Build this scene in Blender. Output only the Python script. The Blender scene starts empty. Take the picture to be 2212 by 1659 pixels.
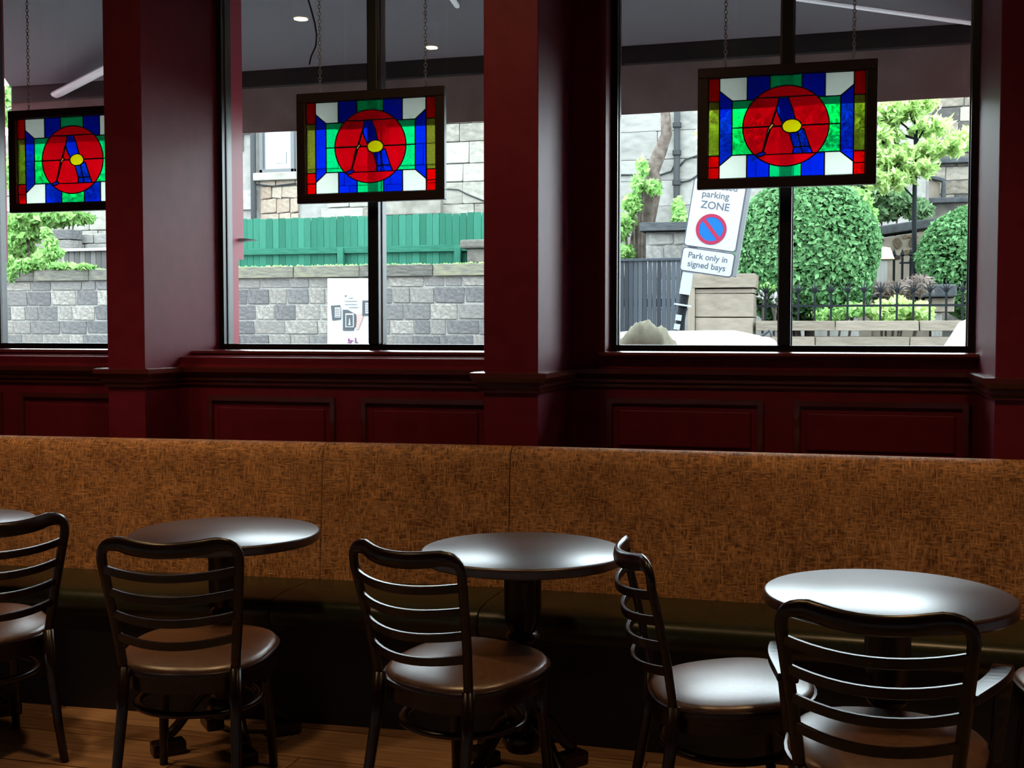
import bpy, bmesh, math, random
from mathutils import Vector, Matrix
sc = bpy.context.scene
col = sc.collection
PI = math.pi
# ------------------------------------------------------------------ camera
IMW, IMH, FPX = 2212.0, 1659.0, 2550.0
TH = math.radians(15.8); PT = math.atan(117.0 / FPX); CAMZ = 1.45
CF = Vector((-math.sin(TH) * math.cos(PT), math.cos(TH) * math.cos(PT), -math.sin(PT)))
CR = Vector((math.cos(TH), math.sin(TH), 0))
CU = CR.cross(CF)
CO = Vector((0, 0, CAMZ))
cam = bpy.data.cameras.new('camera'); camo = bpy.data.objects.new('camera', cam); col.objects.link(camo)
cam.sensor_width = 36.0; cam.lens = 36.0 * FPX / IMW; cam.clip_end = 300; cam.clip_start = 0.05
m3 = Matrix((CR, CU, -CF)).transposed()
camo.matrix_world = Matrix.Translation(CO) @ m3.to_4x4()
sc.camera = camo
def ray(px, py): return CF + CR * ((px - IMW / 2) / FPX) + CU * ((IMH / 2 - py) / FPX)
def PY(px, py, Y):                     # photo pixel -> point on the vertical plane y = Y
    d = ray(px, py); return CO + d * (Y / d.y)
def PZ(px, py, z):                     # photo pixel -> point on the level plane z
    d = ray(px, py); return CO + d * ((z - CAMZ) / d.z)
# ------------------------------------------------------------------ sky, exposure
w = bpy.data.worlds.new('overcast_sky'); sc.world = w; w.use_nodes = True
bg = w.node_tree.nodes['Background']
bg.inputs[0].default_value = (0.82, 0.92, 1.0, 1); bg.inputs[1].default_value = 15.0
vs = sc.view_settings
sc.display_settings.display_device = 'sRGB'
vs.view_transform = 'Standard'; vs.look = 'None'; vs.exposure = 0.0; vs.gamma = 1.0; vs.use_curve_mapping = False
LAMP_W = 60.0; LAMP_COL = (1.0, 0.62, 0.30)
# ------------------------------------------------------------------ materials
def mat(name, rgb, rough=0.5, spec=0.5, metal=0.0, **k):
    m = bpy.data.materials.new(name); m.use_nodes = True
    nt = m.node_tree; b = nt.nodes['Principled BSDF']
    b.inputs['Base Color'].default_value = (*rgb, 1); b.inputs['Roughness'].default_value = rough
    b.inputs['Specular IOR Level'].default_value = spec; b.inputs['Metallic'].default_value = metal
    for kk, v in k.items(): b.inputs[kk.replace('_', ' ')].default_value = v
    return m
def N(m, t, **k):
    n = m.node_tree.nodes.new(t)
    for a, v in k.items(): setattr(n, a, v)
    return n
def L(m, a, b): m.node_tree.links.new(a, b)
def pb(m): return m.node_tree.nodes['Principled BSDF']
def noise_col(m, stops, scale=(1, 1, 1), nscale=5.0, detail=6.0, bump=0.0, rnd=0.0, coord='Object', bdist=0.01):
    tc = N(m, 'ShaderNodeTexCoord'); mp = N(m, 'ShaderNodeMapping'); mp.inputs['Scale'].default_value = scale
    L(m, tc.outputs[coord], mp.inputs[0])
    nz = N(m, 'ShaderNodeTexNoise'); nz.inputs['Scale'].default_value = nscale; nz.inputs['Detail'].default_value = detail
    L(m, mp.outputs[0], nz.inputs['Vector'])
    fac = nz.outputs['Fac']
    if rnd:
        oi = N(m, 'ShaderNodeObjectInfo'); ma = N(m, 'ShaderNodeMath', operation='MULTIPLY_ADD')
        L(m, oi.outputs['Random'], ma.inputs[0]); ma.inputs[1].default_value = rnd
        sb = N(m, 'ShaderNodeMath', operation='SUBTRACT'); L(m, fac, sb.inputs[0]); sb.inputs[1].default_value = rnd / 2
        L(m, sb.outputs[0], ma.inputs[2]); fac = ma.outputs[0]
    cr = N(m, 'ShaderNodeValToRGB'); e = cr.color_ramp.elements
    while len(e) < len(stops): e.new(0.5)
    for i, (p, c) in enumerate(stops): e[i].position = p; e[i].color = (*c, 1)
    L(m, fac, cr.inputs[0]); L(m, cr.outputs[0], pb(m).inputs['Base Color'])
    if bump:
        bp = N(m, 'ShaderNodeBump'); bp.inputs['Strength'].default_value = bump; bp.inputs['Distance'].default_value = bdist
        L(m, nz.outputs['Fac'], bp.inputs['Height']); L(m, bp.outputs[0], pb(m).inputs['Normal'])
    return m
M = {}
M['red'] = noise_col(mat('oxblood_gloss_paint', (0.2, 0.02, 0.035), 0.5, 0.17), [(0.3, (0.140, 0.009, 0.022)), (0.7, (0.170, 0.012, 0.028))], nscale=14, bump=0.04)
M['redwood'] = mat('varnished_red_dado', (0.10, 0.016, 0.011), 0.18, 0.8)
M['redout'] = mat('outside_red_paint', (0.17, 0.022, 0.032), 0.4, 0.2)
M['frame'] = mat('black_window_frame', (0.010, 0.009, 0.010), 0.35)
M['bead'] = mat('grey_glazing_bead', (0.12, 0.12, 0.12), 0.4)
M['sill'] = mat('glossy_sill_paint', (0.16, 0.03, 0.035), 0.18, 0.8)
M['ceil'] = mat('dark_ceiling_paint', (0.05, 0.035, 0.03), 0.8)
M['roomwall'] = mat('dark_room_wall_paint', (0.05, 0.015, 0.015), 0.7)
M['ext'] = noise_col(mat('outer_facade_stone', (0.4, 0.38, 0.34), 0.9), [(0.3, (0.3, 0.28, 0.25)), (0.7, (0.45, 0.42, 0.38))], nscale=8)
# floor boards
m = mat('worn_floor_boards', (0.2, 0.1, 0.05), 0.5, 0.4)
noise_col(m, [(0.30, (0.20, 0.10, 0.05)), (0.5, (0.42, 0.23, 0.12)), (0.72, (0.62, 0.38, 0.21))], scale=(1, 7, 1), nscale=3.5, detail=8, bump=0.1, rnd=0.25)
M['floor'] = m
# woven fabric
m = mat('orange_woven_fabric', (0.2, 0.08, 0.03), 0.70, 0.45)
tc = N(m, 'ShaderNodeTexCoord')
outs = []
for sc3, ns in (((1, 1, 5.0), 34), ((5.0, 1, 1), 34), ((1, 1, 1), 11)):
    mp = N(m, 'ShaderNodeMapping'); mp.inputs['Scale'].default_value = sc3; L(m, tc.outputs['Object'], mp.inputs[0])
    nz = N(m, 'ShaderNodeTexNoise'); nz.inputs['Scale'].default_value = ns; nz.inputs['Detail'].default_value = 3; L(m, mp.outputs[0], nz.inputs['Vector'])
    outs.append(nz.outputs['Fac'])
mn = N(m, 'ShaderNodeMath', operation='MAXIMUM'); L(m, outs[0], mn.inputs[0]); L(m, outs[1], mn.inputs[1])
av = N(m, 'ShaderNodeMath', operation='MULTIPLY_ADD'); L(m, outs[2], av.inputs[0]); av.inputs[1].default_value = 0.25; L(m, mn.outputs[0], av.inputs[2])
cr = N(m, 'ShaderNodeValToRGB'); e = cr.color_ramp.elements
e[0].position = 0.52; e[0].color = (0.15, 0.058, 0.020, 1); e[1].position = 0.90; e[1].color = (0.88, 0.44, 0.18, 1)
L(m, av.outputs[0], cr.inputs[0]); L(m, cr.outputs[0], pb(m).inputs['Base Color'])
bp = N(m, 'ShaderNodeBump'); bp.inputs['Strength'].default_value = 0.5; bp.inputs['Distance'].default_value = 0.004
L(m, mn.outputs[0], bp.inputs['Height']); L(m, bp.outputs[0], pb(m).inputs['Normal'])
pb(m).inputs['Sheen Weight'].default_value = 0.8; pb(m).inputs['Sheen Roughness'].default_value = 0.35; pb(m).inputs['Sheen Tint'].default_value = (1.0, 0.85, 0.75, 1)
M['fabric'] = m
M['vinyl'] = noise_col(mat('olive_green_leather', (0.035, 0.042, 0.016), 0.33, 0.6), [(0.3, (0.016, 0.020, 0.008)), (0.7, (0.025, 0.031, 0.012))], nscale=30, bump=0.05)
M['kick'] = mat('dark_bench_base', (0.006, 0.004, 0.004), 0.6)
M['wood'] = noise_col(mat('dark_varnished_wood', (0.035, 0.014, 0.009), 0.28, 0.5), [(0.3, (0.009, 0.0035, 0.0025)), (0.7, (0.020, 0.008, 0.005))], scale=(3, 3, 14), nscale=6, bump=0.02)
M['top'] = noise_col(mat('dark_table_top', (0.04, 0.02, 0.015), 0.36, 0.5), [(0.3, (0.028, 0.013, 0.010)), (0.7, (0.06, 0.028, 0.02))], scale=(2, 16, 2), nscale=4, bump=0.12, bdist=0.002)
M['leather'] = noise_col(mat('brown_leather_pad', (0.13, 0.06, 0.03), 0.38, 0.6), [(0.3, (0.10, 0.045, 0.022)), (0.7, (0.16, 0.075, 0.038))], nscale=60, bump=0.04)
M['chain'] = mat('dull_steel_chain', (0.35, 0.34, 0.32), 0.4, metal=0.7)
M['cord'] = mat('black_cord', (0.008, 0.008, 0.009), 0.5)
M['lampbody'] = mat('grey_lamp_housing', (0.30, 0.31, 0.34), 0.4)
def emis(name, rgb, s):
    m = mat(name, (0, 0, 0)); pb(m).inputs['Emission Color'].default_value = (*rgb, 1); pb(m).inputs['Emission Strength'].default_value = s; return m
M['glow'] = emis('warm_lamp_disc', (1.0, 0.72, 0.36), 70)
# window glass: clear with a fresnel reflection
def clear_glass(name, tint=(0.93, 0.96, 0.95)):
    m = bpy.data.materials.new(name); m.use_nodes = True; nt = m.node_tree; nt.nodes.remove(pb(m))
    out = nt.nodes['Material Output']; tr = N(m, 'ShaderNodeBsdfTransparent'); tr.inputs[0].default_value = (*tint, 1)
    gl = N(m, 'ShaderNodeBsdfGlossy'); gl.inputs['Roughness'].default_value = 0.0
    fr = N(m, 'ShaderNodeFresnel'); fr.inputs[0].default_value = 1.45
    mx = N(m, 'ShaderNodeMixShader'); L(m, fr.outputs[0], mx.inputs[0]); L(m, tr.outputs[0], mx.inputs[1]); L(m, gl.outputs[0], mx.inputs[2])
    L(m, mx.outputs[0], out.inputs[0]); return m
M['glass'] = clear_glass('clear_window_glass')
def stained(name, rgb, trans, diff, scatter=0.3):
    """coloured cathedral glass: clear coloured part plus a scattering part, wavy surface"""
    m = bpy.data.materials.new(name); m.use_nodes = True; nt = m.node_tree; nt.nodes.remove(pb(m))
    out = nt.nodes['Material Output']
    tc = N(m, 'ShaderNodeTexCoord'); nz = N(m, 'ShaderNodeTexNoise'); nz.inputs['Scale'].default_value = 45; nz.inputs['Detail'].default_value = 2
    L(m, tc.outputs['Object'], nz.inputs['Vector'])
    bp = N(m, 'ShaderNodeBump'); bp.inputs['Strength'].default_value = 0.35; bp.inputs['Distance'].default_value = 0.004; L(m, nz.outputs['Fac'], bp.inputs['Height'])
    tr = N(m, 'ShaderNodeBsdfTransparent'); tr.inputs[0].default_value = (*trans, 1)
    tl = N(m, 'ShaderNodeBsdfTranslucent'); tl.inputs[0].default_value = (*diff, 1); L(m, bp.outputs[0], tl.inputs['Normal'])
    gl = N(m, 'ShaderNodeBsdfGlossy'); gl.inputs['Roughness'].default_value = 0.12; L(m, bp.outputs[0], gl.inputs['Normal'])
    m1 = N(m, 'ShaderNodeMixShader'); m1.inputs[0].default_value = scatter; L(m, tr.outputs[0], m1.inputs[1]); L(m, tl.outputs[0], m1.inputs[2])
    m2 = N(m, 'ShaderNodeMixShader'); m2.inputs[0].default_value = 0.04; L(m, m1.outputs[0], m2.inputs[1]); L(m, gl.outputs[0], m2.inputs[2])
    L(m, m2.outputs[0], out.inputs[0]); return m
M['g_red'] = stained('ruby_glass', None, (0.86, 0.004, 0.075), (1.0, 0.006, 0.09), 0.34)
M['g_blue'] = stained('cobalt_glass', None, (0.010, 0.15, 0.98), (0.01, 0.10, 0.9), 0.14)
M['g_green'] = stained('emerald_glass', None, (0.01, 0.95, 0.50), (0.02, 0.9, 0.5), 0.12)
M['g_white'] = stained('opal_white_glass', None, (0.74, 0.80, 0.72), (0.98, 1.0, 0.94), 0.70)
M['g_olive'] = stained('olive_glass', None, (0.45, 0.47, 0.14), (0.4, 0.42, 0.1), 0.12)
M['g_edge'] = stained('orange_red_glass', None, (0.9, 0.012, 0.02), (0.9, 0.02, 0.02), 0.12)
M['g_yellow'] = stained('yellow_glass', None, (1.0, 0.90, 0.01), (1.0, 0.95, 0.02), 0.7)
M['g_amber'] = stained('amber_glass', None, (0.98, 0.62, 0.25), (0.98, 0.65, 0.3), 0.4)
M['g_violet'] = stained('violet_glass', None, (0.07, 0.09, 0.65), (0.10, 0.10, 0.75), 0.3)
M['lead'] = mat('dark_lead_came', (0.02, 0.018, 0.018), 0.5, metal=0.3)
M['pframe'] = mat('dark_panel_frame', (0.022, 0.008, 0.008), 0.4)
for k_ in ('leather', 'top'):
    pb(M[k_]).inputs['Coat Weight'].default_value = 1.0; pb(M[k_]).inputs['Coat Roughness'].default_value = 0.36; pb(M[k_]).inputs['Coat IOR'].default_value = 1.85 if k_ == 'leather' else 1.6
# outside
def stone(name, stops, rnd=0.5, ns=9): return noise_col(mat(name, (0.4, 0.4, 0.4), 0.95, 0.1), stops, nscale=ns, bump=0.3, rnd=rnd, bdist=0.02)
M['st_grey'] = stone('grey_garden_stone', [(0.2, (0.20, 0.195, 0.20)), (0.45, (0.32, 0.305, 0.30)), (0.65, (0.42, 0.38, 0.34)), (0.85, (0.66, 0.62, 0.57))])
M['mortar'] = stone('pale_mortar', [(0.3, (0.52, 0.50, 0.47)), (0.7, (0.64, 0.62, 0.58))], 0)
M['st_cope'] = stone('mossy_coping_stone', [(0.25, (0.16, 0.155, 0.145)), (0.55, (0.31, 0.29, 0.25)), (0.8, (0.45, 0.44, 0.28))], 0.3)
M['st_cream'] = stone('cream_house_stone', [(0.2, (0.36, 0.33, 0.28)), (0.5, (0.56, 0.53, 0.46)), (0.8, (0.74, 0.71, 0.65))], 0.45, 5)
M['st_pink'] = stone('pinkish_house_stone', [(0.2, (0.42, 0.29, 0.22)), (0.5, (0.62, 0.48, 0.38)), (0.8, (0.74, 0.64, 0.52))], 0.5, 5)
M['st_tower'] = stone('brown_tower_stone', [(0.2, (0.16, 0.15, 0.14)), (0.5, (0.40, 0.35, 0.28)), (0.8, (0.62, 0.56, 0.47))], 0.8, 5)
M['st_ash'] = stone('grey_ashlar_stone', [(0.2, (0.36, 0.35, 0.33)), (0.5, (0.55, 0.53, 0.49)), (0.8, (0.68, 0.66, 0.62))], 0.4, 4)
M['st_sand'] = stone('sandstone_block', [(0.2, (0.32, 0.25, 0.19)), (0.5, (0.47, 0.40, 0.32)), (0.8, (0.60, 0.50, 0.40))], 0.4, 4)
M['st_dark'] = stone('dark_rubble_stone', [(0.2, (0.07, 0.06, 0.055)), (0.5, (0.18, 0.14, 0.10)), (0.8, (0.36, 0.24, 0.13))], 0.9, 6)
M['slate'] = stone('wet_slate', [(0.3, (0.10, 0.11, 0.12)), (0.7, (0.19, 0.20, 0.21))], 0)
M['fence'] = noise_col(mat('green_fence_paint', (0.06, 0.30, 0.20), 0.6), [(0.25, (0.045, 0.22, 0.145)), (0.75, (0.085, 0.36, 0.25))], scale=(6, 1, 1), nscale=5, rnd=0.5)
M['gate'] = noise_col(mat('black_gate_boards', (0.09, 0.10, 0.12), 0.6), [(0.25, (0.06, 0.07, 0.085)), (0.75, (0.15, 0.17, 0.20))], scale=(8, 1, 0.5), nscale=6, rnd=0.5)
M['greyboard'] = noise_col(mat('weathered_grey_boards', (0.3, 0.29, 0.28), 0.7), [(0.25, (0.20, 0.19, 0.185)), (0.75, (0.40, 0.38, 0.37))], scale=(8, 1, 0.5), nscale=6, rnd=0.5)
M['white'] = mat('white_board', (0.86, 0.89, 0.90), 0.6)
M['print'] = mat('dark_grey_print', (0.16, 0.17, 0.19), 0.7)
M['printlt'] = mat('pale_grey_print', (0.50, 0.52, 0.53), 0.7)
M['pinkp'] = mat('faded_pink_print', (0.85, 0.55, 0.50), 0.7)
M['purplep'] = mat('purple_scrawl', (0.45, 0.10, 0.30), 0.7)
M['signwhite'] = mat('sign_white', (0.88, 0.93, 0.96), 0.4)
M['signblack'] = mat('sign_black', (0.03, 0.035, 0.05), 0.5)
M['signred'] = mat('sign_red', (0.62, 0.06, 0.14), 0.4)
M['signblue'] = mat('sign_blue', (0.03, 0.24, 0.80), 0.4)
M['galv'] = mat('galvanised_steel', (0.42, 0.44, 0.46), 0.5, metal=0.4)
M['iron'] = mat('black_iron', (0.035, 0.04, 0.045), 0.5)
M['pipe'] = mat('dark_downpipe', (0.10, 0.105, 0.11), 0.6)
M['sash'] = mat('grey_sash_paint', (0.30, 0.31, 0.32), 0.5)
M['pane'] = mat('dark_pane_glass', (0.10, 0.11, 0.12), 0.08, 0.8)
M['asphalt'] = noise_col(mat('wet_asphalt', (0.12, 0.12, 0.12), 0.8), [(0.3, (0.12, 0.12, 0.12)), (0.7, (0.20, 0.20, 0.20))], nscale=30)
M['paving'] = noise_col(mat('grey_paving', (0.35, 0.34, 0.33), 0.85), [(0.3, (0.30, 0.29, 0.28)), (0.7, (0.42, 0.41, 0.39))], nscale=12)
M['soil'] = noise_col(mat('garden_soil', (0.12, 0.09, 0.06), 0.95), [(0.3, (0.08, 0.07, 0.04)), (0.7, (0.16, 0.15, 0.08))], nscale=6)
M['awn'] = mat('charcoal_awning_cloth', (0.125, 0.13, 0.145), 0.9, Subsurface_Weight=0.0)
M['val'] = noise_col(mat('brown_grey_valance', (0.11, 0.095, 0.09), 0.9), [(0.3, (0.17, 0.145, 0.13)), (0.7, (0.23, 0.20, 0.185))], nscale=5)
M['awnbar'] = mat('black_awning_bar', (0.012, 0.012, 0.013), 0.5)
M['arm'] = mat('silver_awning_arm', (0.62, 0.63, 0.66), 0.4)
M['canvas'] = noise_col(mat('beige_canvas', (0.42, 0.38, 0.28), 0.9, 0.1), [(0.3, (0.36, 0.33, 0.24)), (0.7, (0.50, 0.46, 0.35))], nscale=20, bump=0.2)
M['car'] = mat('white_car_paint', (0.28, 0.285, 0.29), 0.3, 0.1)
M['carglass'] = mat('dark_car_glass', (0.02, 0.025, 0.03), 0.05, 0.8)
M['tyre'] = mat('black_tyre', (0.015, 0.015, 0.015), 0.8)
M['bark'] = noise_col(mat('grey_brown_bark', (0.25, 0.19, 0.15), 0.95), [(0.3, (0.16, 0.12, 0.10)), (0.7, (0.38, 0.31, 0.27))], nscale=12, bump=0.4)
def leafmat(name, c0, c1, trl=0.35):
    m = mat(name, c0, 0.5, 0.3); nt = m.node_tree; out = nt.nodes['Material Output']
    ge = N(m, 'ShaderNodeNewGeometry'); cr = N(m, 'ShaderNodeValToRGB')
    cr.color_ramp.elements[0].color = (*c0, 1); cr.color_ramp.elements[1].color = (*c1, 1)
    L(m, ge.outputs['Random Per Island'], cr.inputs[0]); L(m, cr.outputs[0], pb(m).inputs['Base Color'])
    tl = N(m, 'ShaderNodeBsdfTranslucent'); L(m, cr.outputs[0], tl.inputs[0])
    mx = N(m, 'ShaderNodeMixShader'); mx.inputs[0].default_value = trl
    L(m, pb(m).outputs[0], mx.inputs[1]); L(m, tl.outputs[0], mx.inputs[2]); L(m, mx.outputs[0], out.inputs[0]); return m
M['lf_hedge'] = leafmat('privet_leaves', (0.12, 0.36, 0.12), (0.48, 0.99, 0.42))
M['lf_lime'] = leafmat('lime_maple_leaves', (0.85, 1.35, 0.35), (1.9, 2.5, 1.1), 0.5)
M['lf_ivy'] = leafmat('ivy_leaves', (0.36, 0.85, 0.22), (1.1, 1.8, 0.6), 0.4)
M['lf_dark'] = leafmat('dark_shrub_leaves', (0.10, 0.24, 0.09), (0.60, 0.95, 0.48))
M['lf_pink'] = leafmat('pinkish_dry_stems', (0.45, 0.32, 0.27), (0.78, 0.66, 0.60))
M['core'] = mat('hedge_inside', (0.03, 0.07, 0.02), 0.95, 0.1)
M['blossom'] = mat('white_blossom', (0.85, 0.85, 0.80), 0.8)
OS = 0.26                                # light balance put into the colours: outdoor materials darkened against the very bright sky
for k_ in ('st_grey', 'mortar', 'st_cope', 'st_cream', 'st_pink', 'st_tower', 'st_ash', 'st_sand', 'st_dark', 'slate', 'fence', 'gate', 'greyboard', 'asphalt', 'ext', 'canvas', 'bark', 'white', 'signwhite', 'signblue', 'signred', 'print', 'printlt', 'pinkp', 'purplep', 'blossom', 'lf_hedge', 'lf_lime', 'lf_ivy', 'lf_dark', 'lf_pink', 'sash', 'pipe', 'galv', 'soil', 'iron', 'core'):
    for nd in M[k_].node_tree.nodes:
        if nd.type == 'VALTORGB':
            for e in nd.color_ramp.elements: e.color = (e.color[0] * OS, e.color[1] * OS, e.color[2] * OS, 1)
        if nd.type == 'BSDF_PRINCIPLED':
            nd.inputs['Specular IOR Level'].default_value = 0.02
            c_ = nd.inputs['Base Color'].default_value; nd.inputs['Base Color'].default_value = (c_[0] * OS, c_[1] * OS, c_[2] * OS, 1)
# ------------------------------------------------------------------ mesh helpers
class MB:
    def __init__(s): s.v = []; s.f = []
    def add(s, v, f):
        o = len(s.v); s.v += [tuple(p) for p in v]; s.f += [tuple(i + o for i in q) for q in f]; return s
    def box(s, x0, x1, y0, y1, z0, z1):
        v = [(x, y, z) for z in (z0, z1) for y in (y0, y1) for x in (x0, x1)]
        return s.add(v, [(0, 2, 3, 1), (4, 5, 7, 6), (0, 1, 5, 4), (2, 6, 7, 3), (0, 4, 6, 2), (1, 3, 7, 5)])
    def prism(s, poly, lo, hi, axis='y'):
        n = len(poly)
        def P(a, b, c): return {'y': (a, c, b), 'x': (c, a, b), 'z': (a, b, c)}[axis]
        v = [P(a, b, lo) for a, b in poly] + [P(a, b, hi) for a, b in poly]
        f = [tuple(range(n)), tuple(range(2 * n - 1, n - 1, -1))] + [(i, i + n, (i + 1) % n + n, (i + 1) % n) for i in range(n)]
        return s.add(v, f)
    def sweep(s, path, a, b=None, ref=None, seg=8, caps=True, square=False):
        path = [Vector(p) for p in path]; n = len(path); b = a if b is None else b
        ga = a if callable(a) else (lambda t: a); gb = b if callable(b) else (lambda t: b)
        rings = []; prev = None
        for i, p in enumerate(path):
            t = (path[min(i + 1, n - 1)] - path[max(i - 1, 0)]).normalized()
            r = Vector(ref) if ref is not None else (prev if prev is not None else (Vector((0, 0, 1)) if abs(t.z) < .9 else Vector((1, 0, 0))))
            e1 = (r - t * r.dot(t)).normalized(); e2 = t.cross(e1); prev = e1
            q = i / max(n - 1, 1); ring = []
            for k in range(seg):
                an = 2 * PI * k / seg + (PI / 4 if square else 0); cx, sx = math.cos(an), math.sin(an)
                if square: cx = math.copysign(min(1, abs(cx) * 1.4143), cx); sx = math.copysign(min(1, abs(sx) * 1.4143), sx)
                ring.append(p + e1 * (cx * ga(q)) + e2 * (sx * gb(q)))
            rings.append(ring)
        v = [p for r in rings for p in r]; f = []
        for i in range(n - 1):
            for k in range(seg):
                f.append((i * seg + k, i * seg + (k + 1) % seg, (i + 1) * seg + (k + 1) % seg, (i + 1) * seg + k))
        if caps: f += [tuple(range(seg - 1, -1, -1)), tuple((n - 1) * seg + k for k in range(seg))]
        return s.add(v, f)
    def loop(s, rings, closed=False, cap=True):
        n = len(rings[0]); v = [p for r in rings for p in r]; f = []
        for i in range(len(rings) - 1):
            for k in range(n): f.append((i * n + k, i * n + (k + 1) % n, (i + 1) * n + (k + 1) % n, (i + 1) * n + k))
        if cap: f += [tuple(range(n - 1, -1, -1)), tuple((len(rings) - 1) * n + k for k in range(n))]
        return s.add(v, f)
    def lathe(s, prof, seg=28, c=(0, 0, 0)):
        return s.loop([[(c[0] + r * math.cos(2 * PI * k / seg), c[1] + r * math.sin(2 * PI * k / seg), c[2] + z) for k in range(seg)] for r, z in prof])
    def mesh(s, name, material, smooth=False, bevel=0.0, bseg=2):
        me = bpy.data.meshes.new(name); me.from_pydata(s.v, [], s.f)
        bm = bmesh.new(); bm.from_mesh(me); bmesh.ops.recalc_face_normals(bm, faces=bm.faces)
        if bevel: bmesh.ops.bevel(bm, geom=[e for e in bm.edges if len(e.link_faces) == 2 and e.calc_face_angle(0) > 0.5], offset=bevel, segments=bseg, affect='EDGES', profile=0.5)
        bm.to_mesh(me); bm.free()
        if smooth:
            for p in me.polygons: p.use_smooth = True
            if smooth is not True: me.set_sharp_from_angle(angle=smooth)
        if material: me.materials.append(material)
        return me
    def build(s, name, material, parent=None, smooth=False, bevel=0.0, bseg=2):
        o = bpy.data.objects.new(name, s.mesh(name, material, smooth, bevel, bseg)); col.objects.link(o)
        if parent: o.parent = parent
        return o
def tag(o, label=None, cat=None, group=None, kind=None):
    if label: o['label'] = label
    if cat: o['category'] = cat
    if group: o['group'] = group
    if kind: o['kind'] = kind
    return o
def empty(name, loc=(0, 0, 0), rz=0.0, label=None, cat=None, group=None, kind=None):
    o = bpy.data.objects.new(name, None); col.objects.link(o); o.location = loc; o.rotation_euler = (0, 0, rz); o.empty_display_size = 0.1
    return tag(o, label, cat, group, kind)
def copy_tree(o, parent=None):
    c = o.copy(); col.objects.link(c); c.parent = parent
    for ch in o.children: copy_tree(ch, c)
    return c
def inst(name, me, parent, loc, scale=(1, 1, 1), rot=(0, 0, 0), m=None):
    o = bpy.data.objects.new(name, me); col.objects.link(o); o.parent = parent; o.location = loc; o.scale = scale; o.rotation_euler = rot
    return o
def boxo(name, m, parent, x0, x1, y0, y1, z0, z1, bevel=0.0): return MB().box(x0, x1, y0, y1, z0, z1).build(name, m, parent, bevel=bevel)
S40 = math.radians(40)
# ================================================================== ROOM SHELL
random.seed(4)
YP, YA, YA3, YG = 4.45, 4.73, 5.03, 5.13          # pillar front, apron of bays 1-2, wall of bay 3, glass
P1 = (-3.083, -2.90); P2 = (-1.375, -1.154); P3 = (0.505, 0.72)
ZS = 1.357; ZH = 3.2; ZT = 4.25; ZC = 3.62
fl = MB().box(-7, 5, -3, 5.3, -0.15, -0.012).build('floor', M['floor']); tag(fl, kind='structure')
planks = [MB().box(-.5, .5, -.5, .5, -.012, 0).mesh('plank', M['floor'], bevel=0.002, bseg=1) for i in range(1)]
y = 2.62; r = 0
while y < 4.6:
    x = -6.9 + (r % 3) * 0.37
    while x < 4.4:
        ln = random.uniform(0.9, 1.3); x1 = min(x + ln, 4.9)
        inst('plank', planks[0], fl, ((x + x1) / 2, y + .07, random.uniform(-.0015, 0)), (x1 - x - .004, .136, 1)); x = x1
    y += .14; r += 1
tag(MB().box(-7, 5, -3, 4.78, ZC, ZC + .1).build('ceiling', M['ceil']), kind='structure')
tag(MB().box(-7.2, -7, -3, 5.4, 0, ZC).build('wall_left', M['roomwall']), kind='structure')
tag(MB().box(5, 5.2, -3, 5.4, 0, ZC).build('wall_right', M['roomwall']), kind='structure')
tag(MB().box(-7.2, 5.2, -3.2, -3, 0, ZC).build('wall_back', M['roomwall']), kind='structure')
# window wall: aprons, head, solid ends
b = MB()
b.box(-4.60, P1[0], YA, 5.35, 0, ZS - .03); b.box(P1[1], P2[0], YA, 5.35, 0, ZS - .03); b.box(P2[1], P3[0], YA3, 5.35, 0, ZS - .03)
b.box(-7, 5, 4.78, 5.35, ZH, ZT)
b.box(-7, -4.45, YA, 5.35, 0, ZH); b.box(P3[1], 5, 4.73, 5.35, 0, ZH)
b.box(P2[1], -1.005, YA3, 5.35, ZS - .03, ZH)
wf = b.build('wall_front', M['red']); tag(wf, kind='structure')
# sloped apron between the dado and the sill of bays 1 and 2
for x0, x1 in ((-4.45, P1[0]), (P1[1], P2[0])):
    MB().prism([(YA - .03, 1.280), (YA + .02, 1.280), (YA + .12, ZS - .035), (YA + .07, ZS - .022)], x0 + .001, x1 - .001, 'x').build('apron_slope', M['red'], wf)
# dado profile swept as stacked slabs; d = outward projection
DADO = [(0, 1.205), (.012, 1.205), (.012, 1.218), (.022, 1.226), (.022, 1.240), (.030, 1.246), (.044, 1.262), (.044, 1.281), (.030, 1.285), (0, 1.285)]
def dado_run(x0, x1, yf, parent): return MB().prism([(yf - d, z) for d, z in DADO], x0, x1, 'x').build('dado_rail', M['redwood'], parent)
for x0, x1, yf in ((-4.45, P1[0], YA), (P1[1], P2[0], YA), (P2[1], P3[0], YA3)): dado_run(x0 + .002, x1 - .002, yf, wf)
def frame_panel(x0, x1, z0, z1, yf, parent):
    """raised picture-frame moulding with a fielded centre, standing proud of the wall"""
    p = MB().box(x0 + .05, x1 - .05, yf - .008, yf, z0 + .05, z1 - .05).build('wall_panel', M['red'], parent, bevel=.006)
    q = MB(); t = .022
    for a0, a1, c0, c1 in ((x0, x1, z1 - t, z1), (x0, x1, z0, z0 + t), (x0, x0 + t, z0 + t, z1 - t), (x1 - t, x1, z0 + t, z1 - t)): q.box(a0, a1, yf - .014, yf, c0, c1)
    q.build('panel_moulding', M['redwood'], p)
a = PY(1312, 905, YA3).x; c = PY(1648, 905, YA3).x; d = PY(1715, 905, YA3).x; e = PY(2092, 905, YA3).x
zt = PY(1500, 862, YA3).z
for x0, x1 in ((a, c), (d, e)): frame_panel(x0, x1, .90, zt, YA3, wf)
a = PY(452, 905, YA).x; c = PY(725, 905, YA).x; d = PY(782, 905, YA).x; e = P2[0] - .06
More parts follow.
